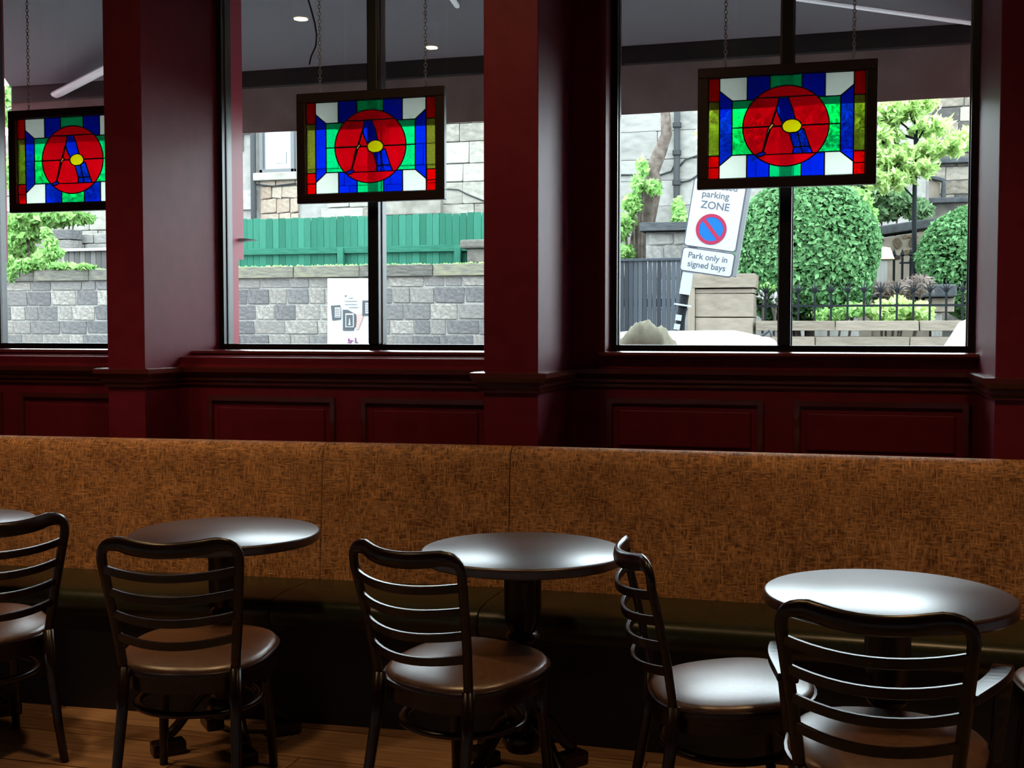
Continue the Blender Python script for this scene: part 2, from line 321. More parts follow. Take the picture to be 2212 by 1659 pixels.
for x0, x1 in ((a, c), (d, e), (-4.4, -3.85), (-3.75, -3.15)): frame_panel(x0, x1, .86, zt, YA, wf)
for k, (x0, x1) in enumerate((P1, P2, P3)):
    p = MB().box(x0, x1, YP, 5.25, 0, ZC).build('pillar', M['red'], wf, bevel=.004)
    # dado wrapped round the pillar
    q = MB(); rings = []
    for dd, z in DADO: rings.append([(x0 - dd, 5.0, z), (x0 - dd, YP - dd, z), (x1 + dd, YP - dd, z), (x1 + dd, 5.0, z)])
    q.loop(rings, cap=True).build('dado_rail', M['redwood'], p)
# ------------------------------------------------------------------ windows
def window(n, x0, x1, sill_front, mull=None, dy=0.0):
    fw = .026; yb0, yb1 = 5.08 + dy, 5.17 + dy
    f = MB()
    f.box(x0, x0 + fw, yb0, yb1, ZS, ZH); f.box(x1 - fw, x1, yb0, yb1, ZS, ZH)
    f.box(x0 + fw, x1 - fw, yb0, yb1, ZS, ZS + .026); f.box(x0 + fw, x1 - fw, yb0, yb1, ZH - .04, ZH)
    root = f.build('window_%d' % n, M['frame']); tag(root, kind='structure')
    xs = [x0 + fw, x1 - fw] if mull is None else [x0 + fw, mull - .026, mull + .026, x1 - fw]
    if mull is not None: MB().box(mull - .026, mull + .026, 5.07 + dy, 5.18 + dy, ZS + .026, ZH - .04).build('mullion', M['frame'], root, bevel=.006)
    for i in range(0, len(xs), 2):
        MB().box(xs[i] - .004, xs[i + 1] + .004, YG + dy - .001, YG + dy + .001, ZS + .02, ZH - .03).build('glass_pane', M['glass'], root)
        q = MB(); t = .005
        q.box(xs[i], xs[i] + t, 5.112 + dy, 5.124 + dy, ZS + .026, ZH - .04); q.box(xs[i + 1] - t, xs[i + 1], 5.112 + dy, 5.124 + dy, ZS + .026, ZH - .04)
        q.build('glazing_bead', M['bead'], root)
    s = MB().prism([(sill_front, ZS - .022), (sill_front - .006, ZS - .014), (sill_front - .004, ZS - .004), (sill_front + .006, ZS), (5.36, ZS), (5.36, ZS - .03), (sill_front + .02, ZS - .03)], x0 - .02 if n == 3 else x0, x1, 'x')
    s.build('window_sill', M['sill'], root, smooth=S40)
    return root
w1 = window(1, -4.198, P1[0] - .001, YA + .10)
w2 = window(2, P1[1] + .001, P2[0] - .001, YA + .10, -2.10)
w3 = window(3, -1.004, P3[0] - .001, YA3 - .04, -0.254, .075)
boxo('jamb_panel', M['red'], wf, -4.45, -4.199, YA, 5.18, ZS - .03, ZH)
# outside reveals painted red, seen through the glass at the left of windows 1 and 2
boxo('outer_reveal', M['redout'], wf, -4.45, -4.199, 5.18, 5.215, 1.80, ZH); boxo('outer_reveal', M['redout'], wf, -4.45, -4.199, 5.18, 5.195, ZS, 1.80)
boxo('outer_reveal', M['redout'], wf, P1[0], P1[1], 5.25, 5.33, 1.80, ZH); boxo('outer_reveal', M['redout'], wf, P1[0], P1[1], 5.25, 5.275, ZS, 1.80)
boxo('outer_reveal', M['redout'], wf, P1[1] - .01, P1[1] + .002, 5.18, 5.25, ZS, ZH)
# small bracket seen through the left side of window 2
p = PY(524, 520, 5.30)
MB().prism([(p.x - .02, p.z - .006), (p.x + .075, p.z + .003), (p.x + .02, p.z + .010), (p.x - .02, p.z + .010)], 5.28, 5.33).build('wall_bracket', M['white'], wf)
# ================================================================== CEILING DOWNLIGHTS (two of them mirrored in the glass)
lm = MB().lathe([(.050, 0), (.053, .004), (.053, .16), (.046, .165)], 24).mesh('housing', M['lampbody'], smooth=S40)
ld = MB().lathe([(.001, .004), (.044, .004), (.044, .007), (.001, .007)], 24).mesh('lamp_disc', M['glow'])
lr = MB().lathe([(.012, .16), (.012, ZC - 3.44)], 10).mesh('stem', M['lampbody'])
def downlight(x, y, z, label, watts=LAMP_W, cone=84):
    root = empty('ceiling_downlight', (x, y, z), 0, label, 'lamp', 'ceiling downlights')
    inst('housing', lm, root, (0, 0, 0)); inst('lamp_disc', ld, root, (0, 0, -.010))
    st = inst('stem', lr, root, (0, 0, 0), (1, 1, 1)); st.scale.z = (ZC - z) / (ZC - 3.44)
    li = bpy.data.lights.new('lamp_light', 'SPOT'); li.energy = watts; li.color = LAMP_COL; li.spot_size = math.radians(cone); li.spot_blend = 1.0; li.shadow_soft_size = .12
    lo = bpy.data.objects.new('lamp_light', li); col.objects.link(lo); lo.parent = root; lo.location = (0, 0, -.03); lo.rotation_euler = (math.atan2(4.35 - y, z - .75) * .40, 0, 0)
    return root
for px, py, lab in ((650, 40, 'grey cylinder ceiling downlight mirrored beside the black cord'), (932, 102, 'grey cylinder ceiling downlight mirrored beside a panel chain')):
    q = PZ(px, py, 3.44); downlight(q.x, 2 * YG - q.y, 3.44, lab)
downlight(-1.55, 3.10, 3.44, 'grey cylinder ceiling downlight in front of the pillar between windows', 46, 165)
downlight(0.35, 3.05, 3.44, 'grey cylinder ceiling downlight above the table beside the armchair')
downlight(2.1, 2.7, 3.44, 'grey cylinder ceiling downlight above the far end of the bench')
# ================================================================== BANQUETTE
def bo(x): return -.0723 * max(0.0, -1.24 - x)            # the left run turns slightly into the room
bq = empty('banquette_bench', (-1.24, 4.2, 0), 0, 'long banquette with orange woven back and olive leather seat', 'bench')
def bench_run(name, m, prof, x0, x1, gap=.002, parent=None, smooth=S40, roundx=.0):
    n = max(2, int((x1 - x0) / .35)); rings = []
    xs = [x0 + gap] + [x0 + gap + (x1 - x0 - 2 * gap) * i / n for i in range(1, n)] + [x1 - gap]
    cy = sum(p[0] for p in prof) / len(prof); cz = sum(p[1] for p in prof) / len(prof)
    if roundx:
        xs = [xs[0], xs[0] + roundx * .3, xs[0] + roundx] + xs[1:-1] + [xs[-1] - roundx, xs[-1] - roundx * .3, xs[-1]]
    for i, x in enumerate(xs):
        k = 1.0
        if roundx and (i in (0, len(xs) - 1)): k = 1 - roundx * 1.1
        elif roundx and (i in (1, len(xs) - 2)): k = 1 - roundx * .35
        rings.append([(x + 1.24, cy + (p[0] - cy) * k + bo(x) - 4.2, cz + (p[1] - cz) * (1 - (1 - k) * .5)) for p in prof])
    return MB().loop(rings).build(name, m, parent or bq, smooth=smooth)
back = [(4.315, .40), (4.325, .55), (4.345, .80), (4.352, .93), (4.358, .965), (4.370, .985), (4.388, .997), (4.410, 1.000), (4.428, .994), (4.438, .975), (4.440, .95), (4.440, .40)]
for x0, x1 in ((-5.3, -3.9), (-3.9, -2.0), (-2.0, -1.24), (-1.24, .78), (.78, 2.4)): bench_run('back_cushion', M['fabric'], back, x0, x1, roundx=.012)
seat = [(3.955, .36), (3.935, .38), (3.928, .41), (3.932, .435), (3.945, .452), (3.975, .462), (4.05, .468), (4.20, .466), (4.335, .460), (4.335, .36)]
for x0, x1 in ((-5.3, -3.5), (-3.5, -2.02), (-2.02, -1.24), (-1.24, .2), (.2, 2.4)): bench_run('seat_cushion', M['vinyl'], seat, x0, x1, roundx=.012)
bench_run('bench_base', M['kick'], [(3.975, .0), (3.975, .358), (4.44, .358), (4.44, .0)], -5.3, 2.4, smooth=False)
# ================================================================== STAINED GLASS PANELS
def arc(a0, a1, r, n=14): return [(r * math.cos(math.radians(a0 + (a1 - a0) * i / n)), r * math.sin(math.radians(a0 + (a1 - a0) * i / n))) for i in range(n + 1)]
R = .172; HW, HH = .3125, .2175; YB = .117; xa = math.sqrt(R * R - YB * YB); aa = math.degrees(math.atan2(YB, xa)); xb = .064; ab = math.degrees(math.asin(math.sqrt(R * R - xb * xb) / R))
def mir(p): return [(-x, y) for x, y in p][::-1]
def flip(p): return [(x, -y) for x, y in p][::-1]
pieces = []
qr = [('g_white', [(.155, HH), (.2675, HH), (.2675, .162), (.216, YB), (.155, YB)]),
      ('g_blue', [(xb, HH), (.155, HH), (.155, YB)] + arc(aa, ab, R, 5)),
      ('g_green', [(.216, YB), (.216, 0)] + arc(0, aa, R, 8)),
      ('g_edge', [(.2675, HH), (HW, HH), (HW, YB), (.2675, YB)])]
for mn_, p in qr:
    for g in (p, mir(p), flip(p), flip(mir(p))): pieces.append((mn_, g))
for sx in (1, -1):
    pieces.append(('g_blue', [(sx * .216, YB), (sx * .2675, .162), (sx * .2675, -.162), (sx * .216, -YB)]))
    pieces.append(('g_olive', [(sx * .2675, YB), (sx * HW, YB), (sx * HW, -YB), (sx * .2675, -YB)]))
for sy in (1, -1): pieces.append(('g_green', [(-xb, sy * HH), (xb, sy * HH)] + [(x, sy * y) for x, y in arc(ab, 180 - ab, R, 6)]))
# inside the disc (from the crop of the left panel, centre 970,770, radii 415,490)
def cc(x, y): return ((x - 970) / 415 * R, -(y - 770) / 490 * R)
yt = cc(0, 415)[1]; yl = cc(0, 1110)[1]; ym = 0.0
at = math.degrees(math.asin(yt / R)); al = math.degrees(math.asin(-yl / R))
al_s = arc(180 + al, 360 - al, R, 12)
pieces.append(('g_red', arc(at, 180 - at, R, 12)))
pieces.append(('g_red', al_s + [cc(770, 1110), cc(728, 1138)]))
ub = [cc(905, 425), cc(990, 420), cc(1030, 545), cc(1062, 694), cc(1020, 690), cc(975, 705), cc(940, 740), cc(900, 640), cc(880, 560)]
lb = [cc(1003, 858), cc(1075, 851), cc(1115, 822), cc(1145, 812), cc(1195, 1000), cc(1232, 1110), cc(1040, 1112), cc(1048, 1035)]
ye = [(cc(1030, 775)[0] + .0395 * math.cos(t * PI / 12), cc(1030, 775)[1] + .0295 * math.sin(t * PI / 12)) for t in range(24)]
am = [cc(800, 802), cc(814, 770), cc(835, 735), cc(862, 745), cc(848, 770), cc(820, 808)]
vi = [cc(672, 1110), cc(752, 1072), cc(780, 1088), cc(770, 1110), cc(728, 1138)]
sl_t, sl_m, sl_b = cc(880, 560), cc(835, 770), cc(752, 1072)
pieces.append(('g_red', [am[1], am[2], sl_t, cc(905, 425)] + arc(180 - at, 180, R, 10)))
pieces.append(('g_red', [am[1], (-R, 0)] + arc(180, 180 + al, R, 8)[1:] + [vi[1], am[0]]))
pieces.append(('g_red', [am[4], cc(934, 770), cc(940, 740), cc(900, 640), sl_t, am[2], am[3]]))
pieces.append(('g_red', [am[4], am[5], vi[1], vi[2], vi[3], cc(1040, 1112), cc(1048, 1035), cc(1003, 858), cc(970, 843), cc(945, 815), cc(934, 770)]))
pieces.append(('g_red', [cc(990, 420), cc(1030, 545), cc(1062, 694), cc(1095, 713), cc(1122, 755), cc(1126, 770), (R, 0)] + arc(0, at, R, 10)[1:]))
pieces.append(('g_red', [cc(1126, 770), cc(1118, 805), cc(1115, 822), cc(1145, 812), cc(1195, 1000), cc(1232, 1110)] + arc(360 - al, 360, R, 8)))
pieces += [('g_blue', ub), ('g_blue', lb), ('g_yellow', ye), ('g_amber', am), ('g_violet', vi)]
top_names = ('g_blue', 'g_yellow', 'g_amber', 'g_violet')
def shrink(p, d):
    n = len(p); ar = sum(p[i][0] * p[(i + 1) % n][1] - p[(i + 1) % n][0] * p[i][1] for i in range(n)); s = 1 if ar > 0 else -1; out = []
    for i in range(n):
        a, b, c = Vector(p[i - 1]), Vector(p[i]), Vector(p[(i + 1) % n])
        if (b - a).length < 1e-6 or (c - b).length < 1e-6: continue
        n1 = Vector((-(b - a).y, (b - a).x)).normalized() * s; n2 = Vector((-(c - b).y, (c - b).x)).normalized() * s
        k = n1 + n2
        if k.length < .3: k = n1 * .7
        k = k / max(.35, k.dot(k) / 2) * 1.0
        out.append(tuple(b + k * d))
    return out
pm = []
for i, (mn_, p) in enumerate(pieces):
    inner = i >= len(pieces) - 5
    y0, y1 = -.0015, .003
    q = MB().prism(p, y0, y1, 'y'); pm.append(q.mesh('coloured_glass', M[mn_]))
# leads: a round bar along every edge
lead = MB()
def leadline(pts, r=.0026, closed=False, y=-.002):
    pts = [(x, y, z) for x, z in pts]
    if closed: pts = pts + [pts[0]]
    for a_, b_ in zip(pts[:-1], pts[1:]):
        if (Vector(a_) - Vector(b_)).length > 1e-5: lead.sweep([a_, b_], r, r * 1.3, ref=(0, 1, 0.01), seg=6)
for mn_, p in pieces[:len(pieces) - 5]: leadline(p, .0022, True)
for mn_, p in pieces[-5:]: leadline(p, .0020, True, -.003)
leadline([sl_t, am[2]], .0036, y=-.003); leadline([am[5], sl_b], .0036, y=-.003); leadline([(-R, 0), am[1]], .003); leadline([am[4], cc(934, 770)], .003); leadline([(cc(1126, 770)[0], 0), (R, 0)], .003)
leadline([cc(1048, 1035), cc(1200, 1030)], .0026, y=-.007); leadline([cc(1085, 850), cc(1118, 1035), cc(1135, 1110)], .0022, y=-.007)
leadline([(-HW, -.168), (-.2675, -.168)], .002); leadline([(HW, -.168), (.2675, -.168)], .002)
leadm = lead.mesh('lead_came', M['lead'], smooth=True)
fr = MB(); fo, fi = (.357, .262), (HW + .001, HH + .001)
fr.box(-fo[0], fo[0], -.016, .016, fi[1], fo[1]); fr.box(-fo[0], fo[0], -.016, .016, -fo[1], -fi[1])
fr.box(-fo[0], -fi[0], -.016, .016, -fi[1], fi[1]); fr.box(fi[0], fo[0], -.016, .016, -fi[1], fi[1])
frm = fr.mesh('panel_frame', M['pframe'], bevel=.003)
def chain_mesh(z0, z1):
    q = MB(); n = int((z1 - z0) / .017); 
    for i in range(n):
        z = z0 + .017 * i; a = (i % 2) * PI / 2 + .4
        pts = [(.0062 * math.cos(t) * math.cos(a), .0062 * math.cos(t) * math.sin(a), z + .012 + .0115 * math.sin(t)) for t in [2 * PI * k / 10 for k in range(11)]]
        q.sweep(pts, .0017, seg=5, caps=False)
    return q.mesh('hanging_chain', M['chain'], smooth=True)
chm = chain_mesh(0, ZH - .04 - (PY(803, 196, 4.985).z - .01))
def stained_panel(cpx, cpy, label, tilt=0.0, yaw=0.0, chains=(-.245, .265)):
    c = PY(cpx, cpy, 4.985)
    root = empty('stained_glass_panel', c, yaw, label, 'stained glass', 'stained-glass panels hung in the windows'); root.rotation_euler = (0, tilt, yaw); root.scale = (1, 1, .95)
    inst('panel_frame', frm, root, (0, 0, 0)); inst('lead_came', leadm, root, (0, 0, 0))
    for q in pm: inst('coloured_glass', q, root, (0, 0, 0))
    for x in chains: inst('hanging_chain', chm, root, (x, 0, fo[1] - .012), (1, 1, 1), (0, -tilt, 0))
    return root
stained_panel(800, 316, 'stained-glass panel hanging in the window that overlooks the green fence')
stained_panel(1697, 272, 'stained-glass panel hanging in the window that overlooks hedge and parking sign')
stained_panel(157, 345, 'stained-glass panel hanging in the window with ivy, partly behind the pillar')
# black cord beside the left chain of window 2
cp = [(672, -40), (666, 0), (672, 20), (680, 50), (684, 75), (682, 100), (672, 122), (668, 140)]
pts = [PY(x, y, 5.0) for x, y in cp]; pts = [pts[0] + Vector((0, 0, .25))] + pts
tag(MB().sweep(pts, .0042, seg=6).build('hanging_cord', M['cord'], smooth=True), 'thin black cord dangling beside a panel chain in the window', 'cord')
# ================================================================== CHAIRS
def bez(p0, p1, p2, p3, n):
    out = []
    for i in range(n + 1):
        t = i / n; out.append(Vector(p0) * (1 - t) ** 3 + Vector(p1) * 3 * t * (1 - t) ** 2 + Vector(p2) * 3 * t * t * (1 - t) + Vector(p3) * t ** 3)
    return out
SEATZ = .475
def post(z):                                   # half width and setback of the back posts at height z
    t = (z - .43) / .40; return .170 + .040 * t, -.195 - .055 * t - .03 * t * t
def se(a, n=2.5): 
    c, s = math.cos(a), math.sin(a); return math.copysign(abs(c) ** (2 / n), c), math.copysign(abs(s) ** (2 / n), s)
def chair_meshes():
    d = {}
    # seat pad: rounded square cushion
    prof = [(.955, -.03), (.985, -.022), (1.0, -.010), (.995, .002), (.975, .008), (.92, .013), (.78, .0205), (.6, .0265), (.4, .031), (.2, .0335), (.02, .034)]
    rings = []
    for k, z in prof: rings.append([(.232 * k * se(2 * PI * i / 40)[0] * (1 + .05 * se(2 * PI * i / 40)[1]), .222 * k * se(2 * PI * i / 40)[1], SEATZ - .03 + z + .07 * .222 * k * se(2 * PI * i / 40)[1]) for i in range(40)])
    d['seat_pad'] = MB().loop(rings).mesh('seat_pad', M['leather'], smooth=True)
    rings = []
    for k, z in [(.93, .375), (.985, .378), (.99, .42), (1.03, .424), (1.04, .432), (1.03, .440), (.98, .443), (.6, .443)]:
        rings.append([(.232 * k * se(2 * PI * i / 40)[0] * (1 + .05 * se(2 * PI * i / 40)[1]), .222 * k * se(2 * PI * i / 40)[1], z + .07 * .222 * k * se(2 * PI * i / 40)[1]) for i in range(40)])
    d['seat_frame'] = MB().loop(rings).mesh('seat_frame', M['wood'], smooth=S40)
    # continuous bent hoop: left post, rounded corner, top rail, corner, right post
    L_ = []
    for z in (.40, .46, .55, .64, .72, .765):
        x, y = post(z); L_.append(Vector((-x, y, z)))
    xe, ye = post(.78)
    cor = bez(L_[-1], (-xe - .004, ye, .812), (-xe + .012, ye - .006, .828), (-xe + .062, ye - .012, .826), 7)[1:]
    rail = [Vector((x, ye - .012 - .042 * (1 - (x / (xe - .062)) ** 2), .826 - .012 * (1 - (x / (xe - .062)) ** 2))) for x in [(-xe + .062) * (1 - i / 5) for i in range(1, 11)]]
    left = L_ + cor; half = left + rail[:4]
    path = half + [rail[4]] + [Vector((-p.x, p.y, p.z)) for p in reversed(half)]
    n = len(path)
    def wid(t):                                # in-plane width: slim posts, deep top rail
        c = 1 - abs(t - .5) * 2; return .0155 + .0095 * max(0, min(1, (c - .45) / .3))
    d['back_hoop'] = MB().sweep(path, lambda t: .0125, wid, ref=(0, 1, 0), seg=10).mesh('back_hoop', M['wood'], smooth=True)
    for k, z in enumerate((.755, .685, .615, .545)):
        x, y = post(z); pts = [(x * (i / 6 - 1), y - .062 * (1 - (i / 6 - 1) ** 2), z - .006 - .016 * (1 - (i / 6 - 1) ** 2)) for i in range(13)]
        d['slat%d' % k] = MB().sweep(pts, 0.0055, .0125, ref=(0, 1, .12), seg=4, square=True).mesh('back_slat', M['wood'], bevel=.002, bseg=1)
    x, y = post(.42)
    d['legb'] = MB().sweep([(x, y, .44), (x + .004, y - .012, .30), (x + .012, y - .040, .14), (x + .020, y - .075, 0)], lambda t: .019 - .005 * t, ref=(0, 1, 0), seg=8).mesh('leg', M['wood'], smooth=True)
    d['legf'] = MB().sweep([(.165, .150, .42), (.172, .160, .28), (.180, .172, .14), (.186, .182, 0)], lambda t: .020 - .006 * t, ref=(0, 1, 0), seg=8).mesh('leg', M['wood'], smooth=True)
    d['hoop'] = MB().sweep([(.188 * math.cos(2 * PI * i / 40), .178 * math.sin(2 * PI * i / 40) - .01, .29) for i in range(41)], .011, .015, ref=(0, 0, 1), seg=8, caps=False).mesh('hoop_stretcher', M['wood'], smooth=True)
    # bent arm: leaves the post, swings out, turns down to the seat frame
    xp, yp = post(.65)
    pa = bez((xp, yp, .650), (xp + .03, yp + .09, .652), (.250, -.10, .658), (.258, 0, .660), 9) + bez((.258, 0, .660), (.262, .075, .660), (.262, .085, .60), (.242, .070, .42), 8)[1:]
    d['arm'] = MB().sweep(pa, lambda t: .010, lambda t: .025 - .010 * max(0, t - .5) * 2, ref=(0, 0.25, 1), seg=4, square=True).mesh('arm', M['wood'], bevel=.004)
    return d
CM = chair_meshes()
def chair(name, loc, rz, label, arms=False, group='dark bentwood chairs'):
    root = empty(name, loc, rz, label, 'armchair' if arms else 'chair', group)
    inst('seat_pad', CM['seat_pad'], root, (0, 0, 0)); inst('seat_frame', CM['seat_frame'], root, (0, 0, 0)); inst('back_hoop', CM['back_hoop'], root, (0, 0, 0))
    for k in range(4): inst('back_slat', CM['slat%d' % k], root, (0, 0, 0))
    for s in (1, -1):
        inst('leg', CM['legf'], root, (0, 0, 0), (s, 1, 1)); inst('leg', CM['legb'], root, (0, 0, 0), (s, 1, 1))
        if arms: inst('arm', CM['arm'], root, (0, 0, 0), (s, 1, 1))
    inst('hoop_stretcher', CM['hoop'], root, (0, 0, 0))
    return root
def chair_from_slat(name, a, b, label, arms=False, z=.552, turn=0.0, back=0.0):
    """a, b: photo pixels of the left and right end of the lowest slat"""
    A = PZ(*a, z); B = PZ(*b, z); mid = (A + B) / 2; v = (B - A).normalized()
    v = Matrix.Rotation(turn, 3, 'Z') @ v; rz = math.atan2(v.y, v.x); f = Vector((-v.y, v.x, 0)); o = mid + f * .213 + back * Vector((mid.x, mid.y, 0)).normalized()
    return chair(name, (o.x, o.y, 0), rz, label, arms)
chair_from_slat('bentwood_chair', (268, 1363), (497, 1366), 'dark ladder-back chair square to the table in front of the green-fence window')
chair_from_slat('bentwood_chair', (812, 1372), (1000, 1412), 'dark ladder-back chair turned at an angle to the table in front of the pillar')
chair_from_slat('bentwood_chair', (-125, 1325), (108, 1290), 'dark ladder-back chair at the table before the window with ivy')
chair_from_slat('bentwood_armchair', (1750, 1553), (2038, 1574), 'dark ladder-back armchair with flat curved arms at its table', True, turn=-.18, back=-.04)
def cam2w(xc, zc): return Vector((xc * math.cos(TH) - zc * math.sin(TH), xc * math.sin(TH) + zc * math.cos(TH), 0))
q = cam2w(.618, 3.305); chair('bentwood_chair', (q.x, q.y, 0), -PI / 2 + TH + .06, 'dark ladder-back chair seen from the side, facing the armchair and its table')
q = cam2w(1.64, 3.22); chair('bentwood_chair', (q.x, q.y, 0), PI / 2 + TH - .1, 'dark ladder-back chair beyond the armchair, facing back towards it')
# ================================================================== TABLES
tt = MB().lathe([(.001, .714), (.306, .714), (.320, .717), (.325, .722), (.326, .742), (.324, .747), (.319, .750), (.001, .750)], 64).mesh('table_top', M['top'], smooth=S40)
tp = MB().lathe([(.001, .711), (.105, .711), (.105, .690), (.085, .684), (.066, .668), (.060, .650), (.060, .560), (.056, .520), (.045, .500), (.041, .485), (.052, .478), (.056, .466), (.050, .454), (.036, .446), (.033, .430), (.046, .418), (.050, .405), (.046, .392), (.034, .384), (.032, .36), (.042, .33), (.058, .29), (.064, .25), (.058, .20), (.050, .17), (.062, .155), (.066, .13), (.05, .10), (.001, .095)], 26).mesh('pedestal', M['wood'], smooth=S40)
lp = bez((.045, 0, .20), (.12, 0, .21), (.15, 0, .08), (.215, 0, .062), 9)
tl = MB().sweep(lp, .018, .022, ref=(0, 0, 1), seg=8).mesh('foot', M['wood'], smooth=True)
tb = MB().box(.150, .262, -.032, .032, 0, .045).mesh('foot_pad', M['wood'], bevel=.008)
def table(px, py, label, rot=.785, tilt=0.0, s=1.0):
    p = PZ(px, py, .750)
    root = empty('pedestal_table', (p.x, p.y, 0), rot, label, 'table', 'round pedestal tables')
    t = inst('table_top', tt, root, (0, 0, 0), (s, s, 1)); inst('pedestal', tp, root, (0, 0, 0))
    for k in range(4):
        f = inst('foot', tl, root, (0, 0, 0), (1, 1, 1), (0, 0, k * PI / 2)); inst('foot_pad', tb, f, (0, 0, 0))
    return root
table(487, 1147, 'round dark table standing before the window with the green fence', .785)
table(1129, 1186, 'round dark table standing before the pillar between two windows', 0.95)
table(1919, 1281, 'round dark table with pale sheen between the armchair and the bench', 1.1)
table(-128, 1126, 'round dark table by the bench under the ivy window', .785)
# ================================================================== OUTSIDE
random.seed(11)
g = MB().box(-30, 20, 7.75, 12.2, -.3, -.10).build('ground_street', M['asphalt']); tag(g, kind='structure')
g = MB().box(-30, 20, 5.35, 7.75, -.3, 0); g.box(-30, 20, 12.2, 13.0, -.3, 0); tag(g.build('ground_pavement', M['paving']), kind='structure')
tag(MB().box(-40, 30, 13.0, 60, -.3, -.02).build('ground_garden', M['soil']), kind='structure')
# ------------------------------------------------------------------ awning over the windows
AX0, AX1, AY, AZB, AZV, AZT = -4.77, 2.6, 6.0, 2.543, 2.786, 2.880
ZF = 3.36
aw = empty('shop_awning', (-1.5, 5.4, 3.2), 0, 'charcoal folding awning with brown valance stretched above the windows', 'awning')
ow = Vector((-1.5, 5.4, 3.2))
def ab(mb, name, m, **k):
    o = mb.build(name, m, aw, **k); o.matrix_parent_inverse = Matrix.Translation(-ow); return o
ab(MB().prism([(5.42, ZF), (AY, AZT), (AY, AZT - .02), (5.42, ZF - .02)], AX0, AX1, 'x'), 'canopy_cloth', M['awn'])
ab(MB().box(AX0, AX1, AY - .03, AY + .04, AZV, AZT + .01), 'front_bar', M['awnbar'], bevel=.01)
n = 60; ringf = []
vv, vf = [], []
for i in range(n + 1):
    x = AX0 + (AX1 - AX0) * i / n; dy = .006 * math.sin(i * 1.3)
    vv += [(x, AY - .022, AZV + .01), (x, AY - .022 + dy, AZB), (x, AY - .014 + dy, AZB), (x, AY - .014, AZV + .01)]
    if i: o = 4 * i; vf += [(o - 4 + k, o - 4 + (k + 1) % 4, o + (k + 1) % 4, o + k) for k in range(4)]
ab(MB().add(vv, vf), 'valance', M['val'])
def AYm(Y): return 5.42 + (Y - 5.42) * .31
for pa, pb_, r in ((PY(1600, -20, AYm(5.5)), PY(2180, 61, AYm(7.2)), .019), (PY(-30, -12, AYm(5.7)), PY(330, 46, AYm(6.6)), .019), (PY(120, 205, AYm(7.15)), PY(330, 96, AYm(6.3)), .034), (PY(975, -5, AYm(6.2)), PY(1010, 45, AYm(6.9)), .017)):
    ab(MB().sweep([pa, pb_], r * .55, r, ref=(0, 0, 1), seg=8), 'folding_arm', M['arm'], smooth=S40)
# facade lintel carrying the awning
boxo('awning_fascia', M['ext'], wf, -7, 5, 5.35, 5.42, 3.25, 4.25)
# ------------------------------------------------------------------ block walls
def blockmesh(m, k, jit=.04, bev=.05):
    out = []
    for s in range(k):
        q = MB().box(-.5, .5, -.5, .5, -.5, .5); q.v = [(x + random.uniform(-jit, jit) * .5, y, z + random.uniform(-jit, jit)) for x, y, z in q.v]
        out.append(q.mesh('stone', m, bevel=bev, bseg=1))
    return out
def courses(parent, x0, x1, z0, z1, Y, ch, ln, meshes, depth=.12, gap=.014, name='stone', holes=(), proud=.015, off=None):
    z = z0; off = off or Vector((0, 0, 0)); n_ = 0
    while z < z1 - ch * .4:
        h = min(ch * random.uniform(.82, 1.18), z1 - z)
        if z1 - (z + h) < ch * .4: h = z1 - z
        x = x0 - random.uniform(0, ln * .6)
        while x < x1:
            l = ln * random.uniform(.6, 1.45); xa_, xb_ = max(x, x0), min(x + l, x1); x += l
            if xb_ - xa_ < ln * .22: continue
            if any(xb_ > hx0 and xa_ < hx1 and z + h > hz0 and z < hz1 for hx0, hx1, hz0, hz1 in holes): continue
            inst(name, random.choice(meshes), parent, (Vector(((xa_ + xb_) / 2, Y + depth / 2 - random.uniform(0, proud), z + h / 2)) - off), (xb_ - xa_ - gap, depth, h - gap)); n_ += 1
        z += h
    return n_
bg_ = blockmesh(M['st_grey'], 5)
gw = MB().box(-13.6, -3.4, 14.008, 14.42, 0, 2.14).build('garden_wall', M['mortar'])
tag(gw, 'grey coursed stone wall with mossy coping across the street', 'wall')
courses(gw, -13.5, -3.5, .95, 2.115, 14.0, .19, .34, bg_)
cm = blockmesh(M['st_cope'], 3, .02, .06); x = -13.6
while x < -3.45:
    l = random.uniform(.7, 1.2); inst('coping_stone', random.choice(cm), gw, (x + l / 2, 14.19, 2.195), (l - .008, .50, .155)); x += l
mossm = MB()
for i in range(900):
    x = random.uniform(-13.5, -3.5); p = Vector((x, random.uniform(13.93, 14.3), 2.272)); s = random.uniform(.01, .03)
    mossm.add([p + Vector((-s, 0, 0)), p + Vector((0, -s, .004)), p + Vector((s, 0, 0)), p + Vector((0, 0, s * .9))], [(0, 1, 3), (1, 2, 3)])
tag(mossm.build('moss', M['lf_ivy'], gw), kind='stuff')
# weathered cap stone at the right of the wall top
p = PY(1000, 535, 14.2); q = MB().box(p.x - .0, p.x + .75, 14.05, 14.42, p.z - .02, p.z + .09); q.box(p.x + .08, p.x + .6, 14.1, 14.40, 2.27, p.z - .02)
tag(q.build('cap_stone', M['st_cope'], bevel=.03), 'weathered mossy cap stone sitting on the wall beside the green fence', 'stone')
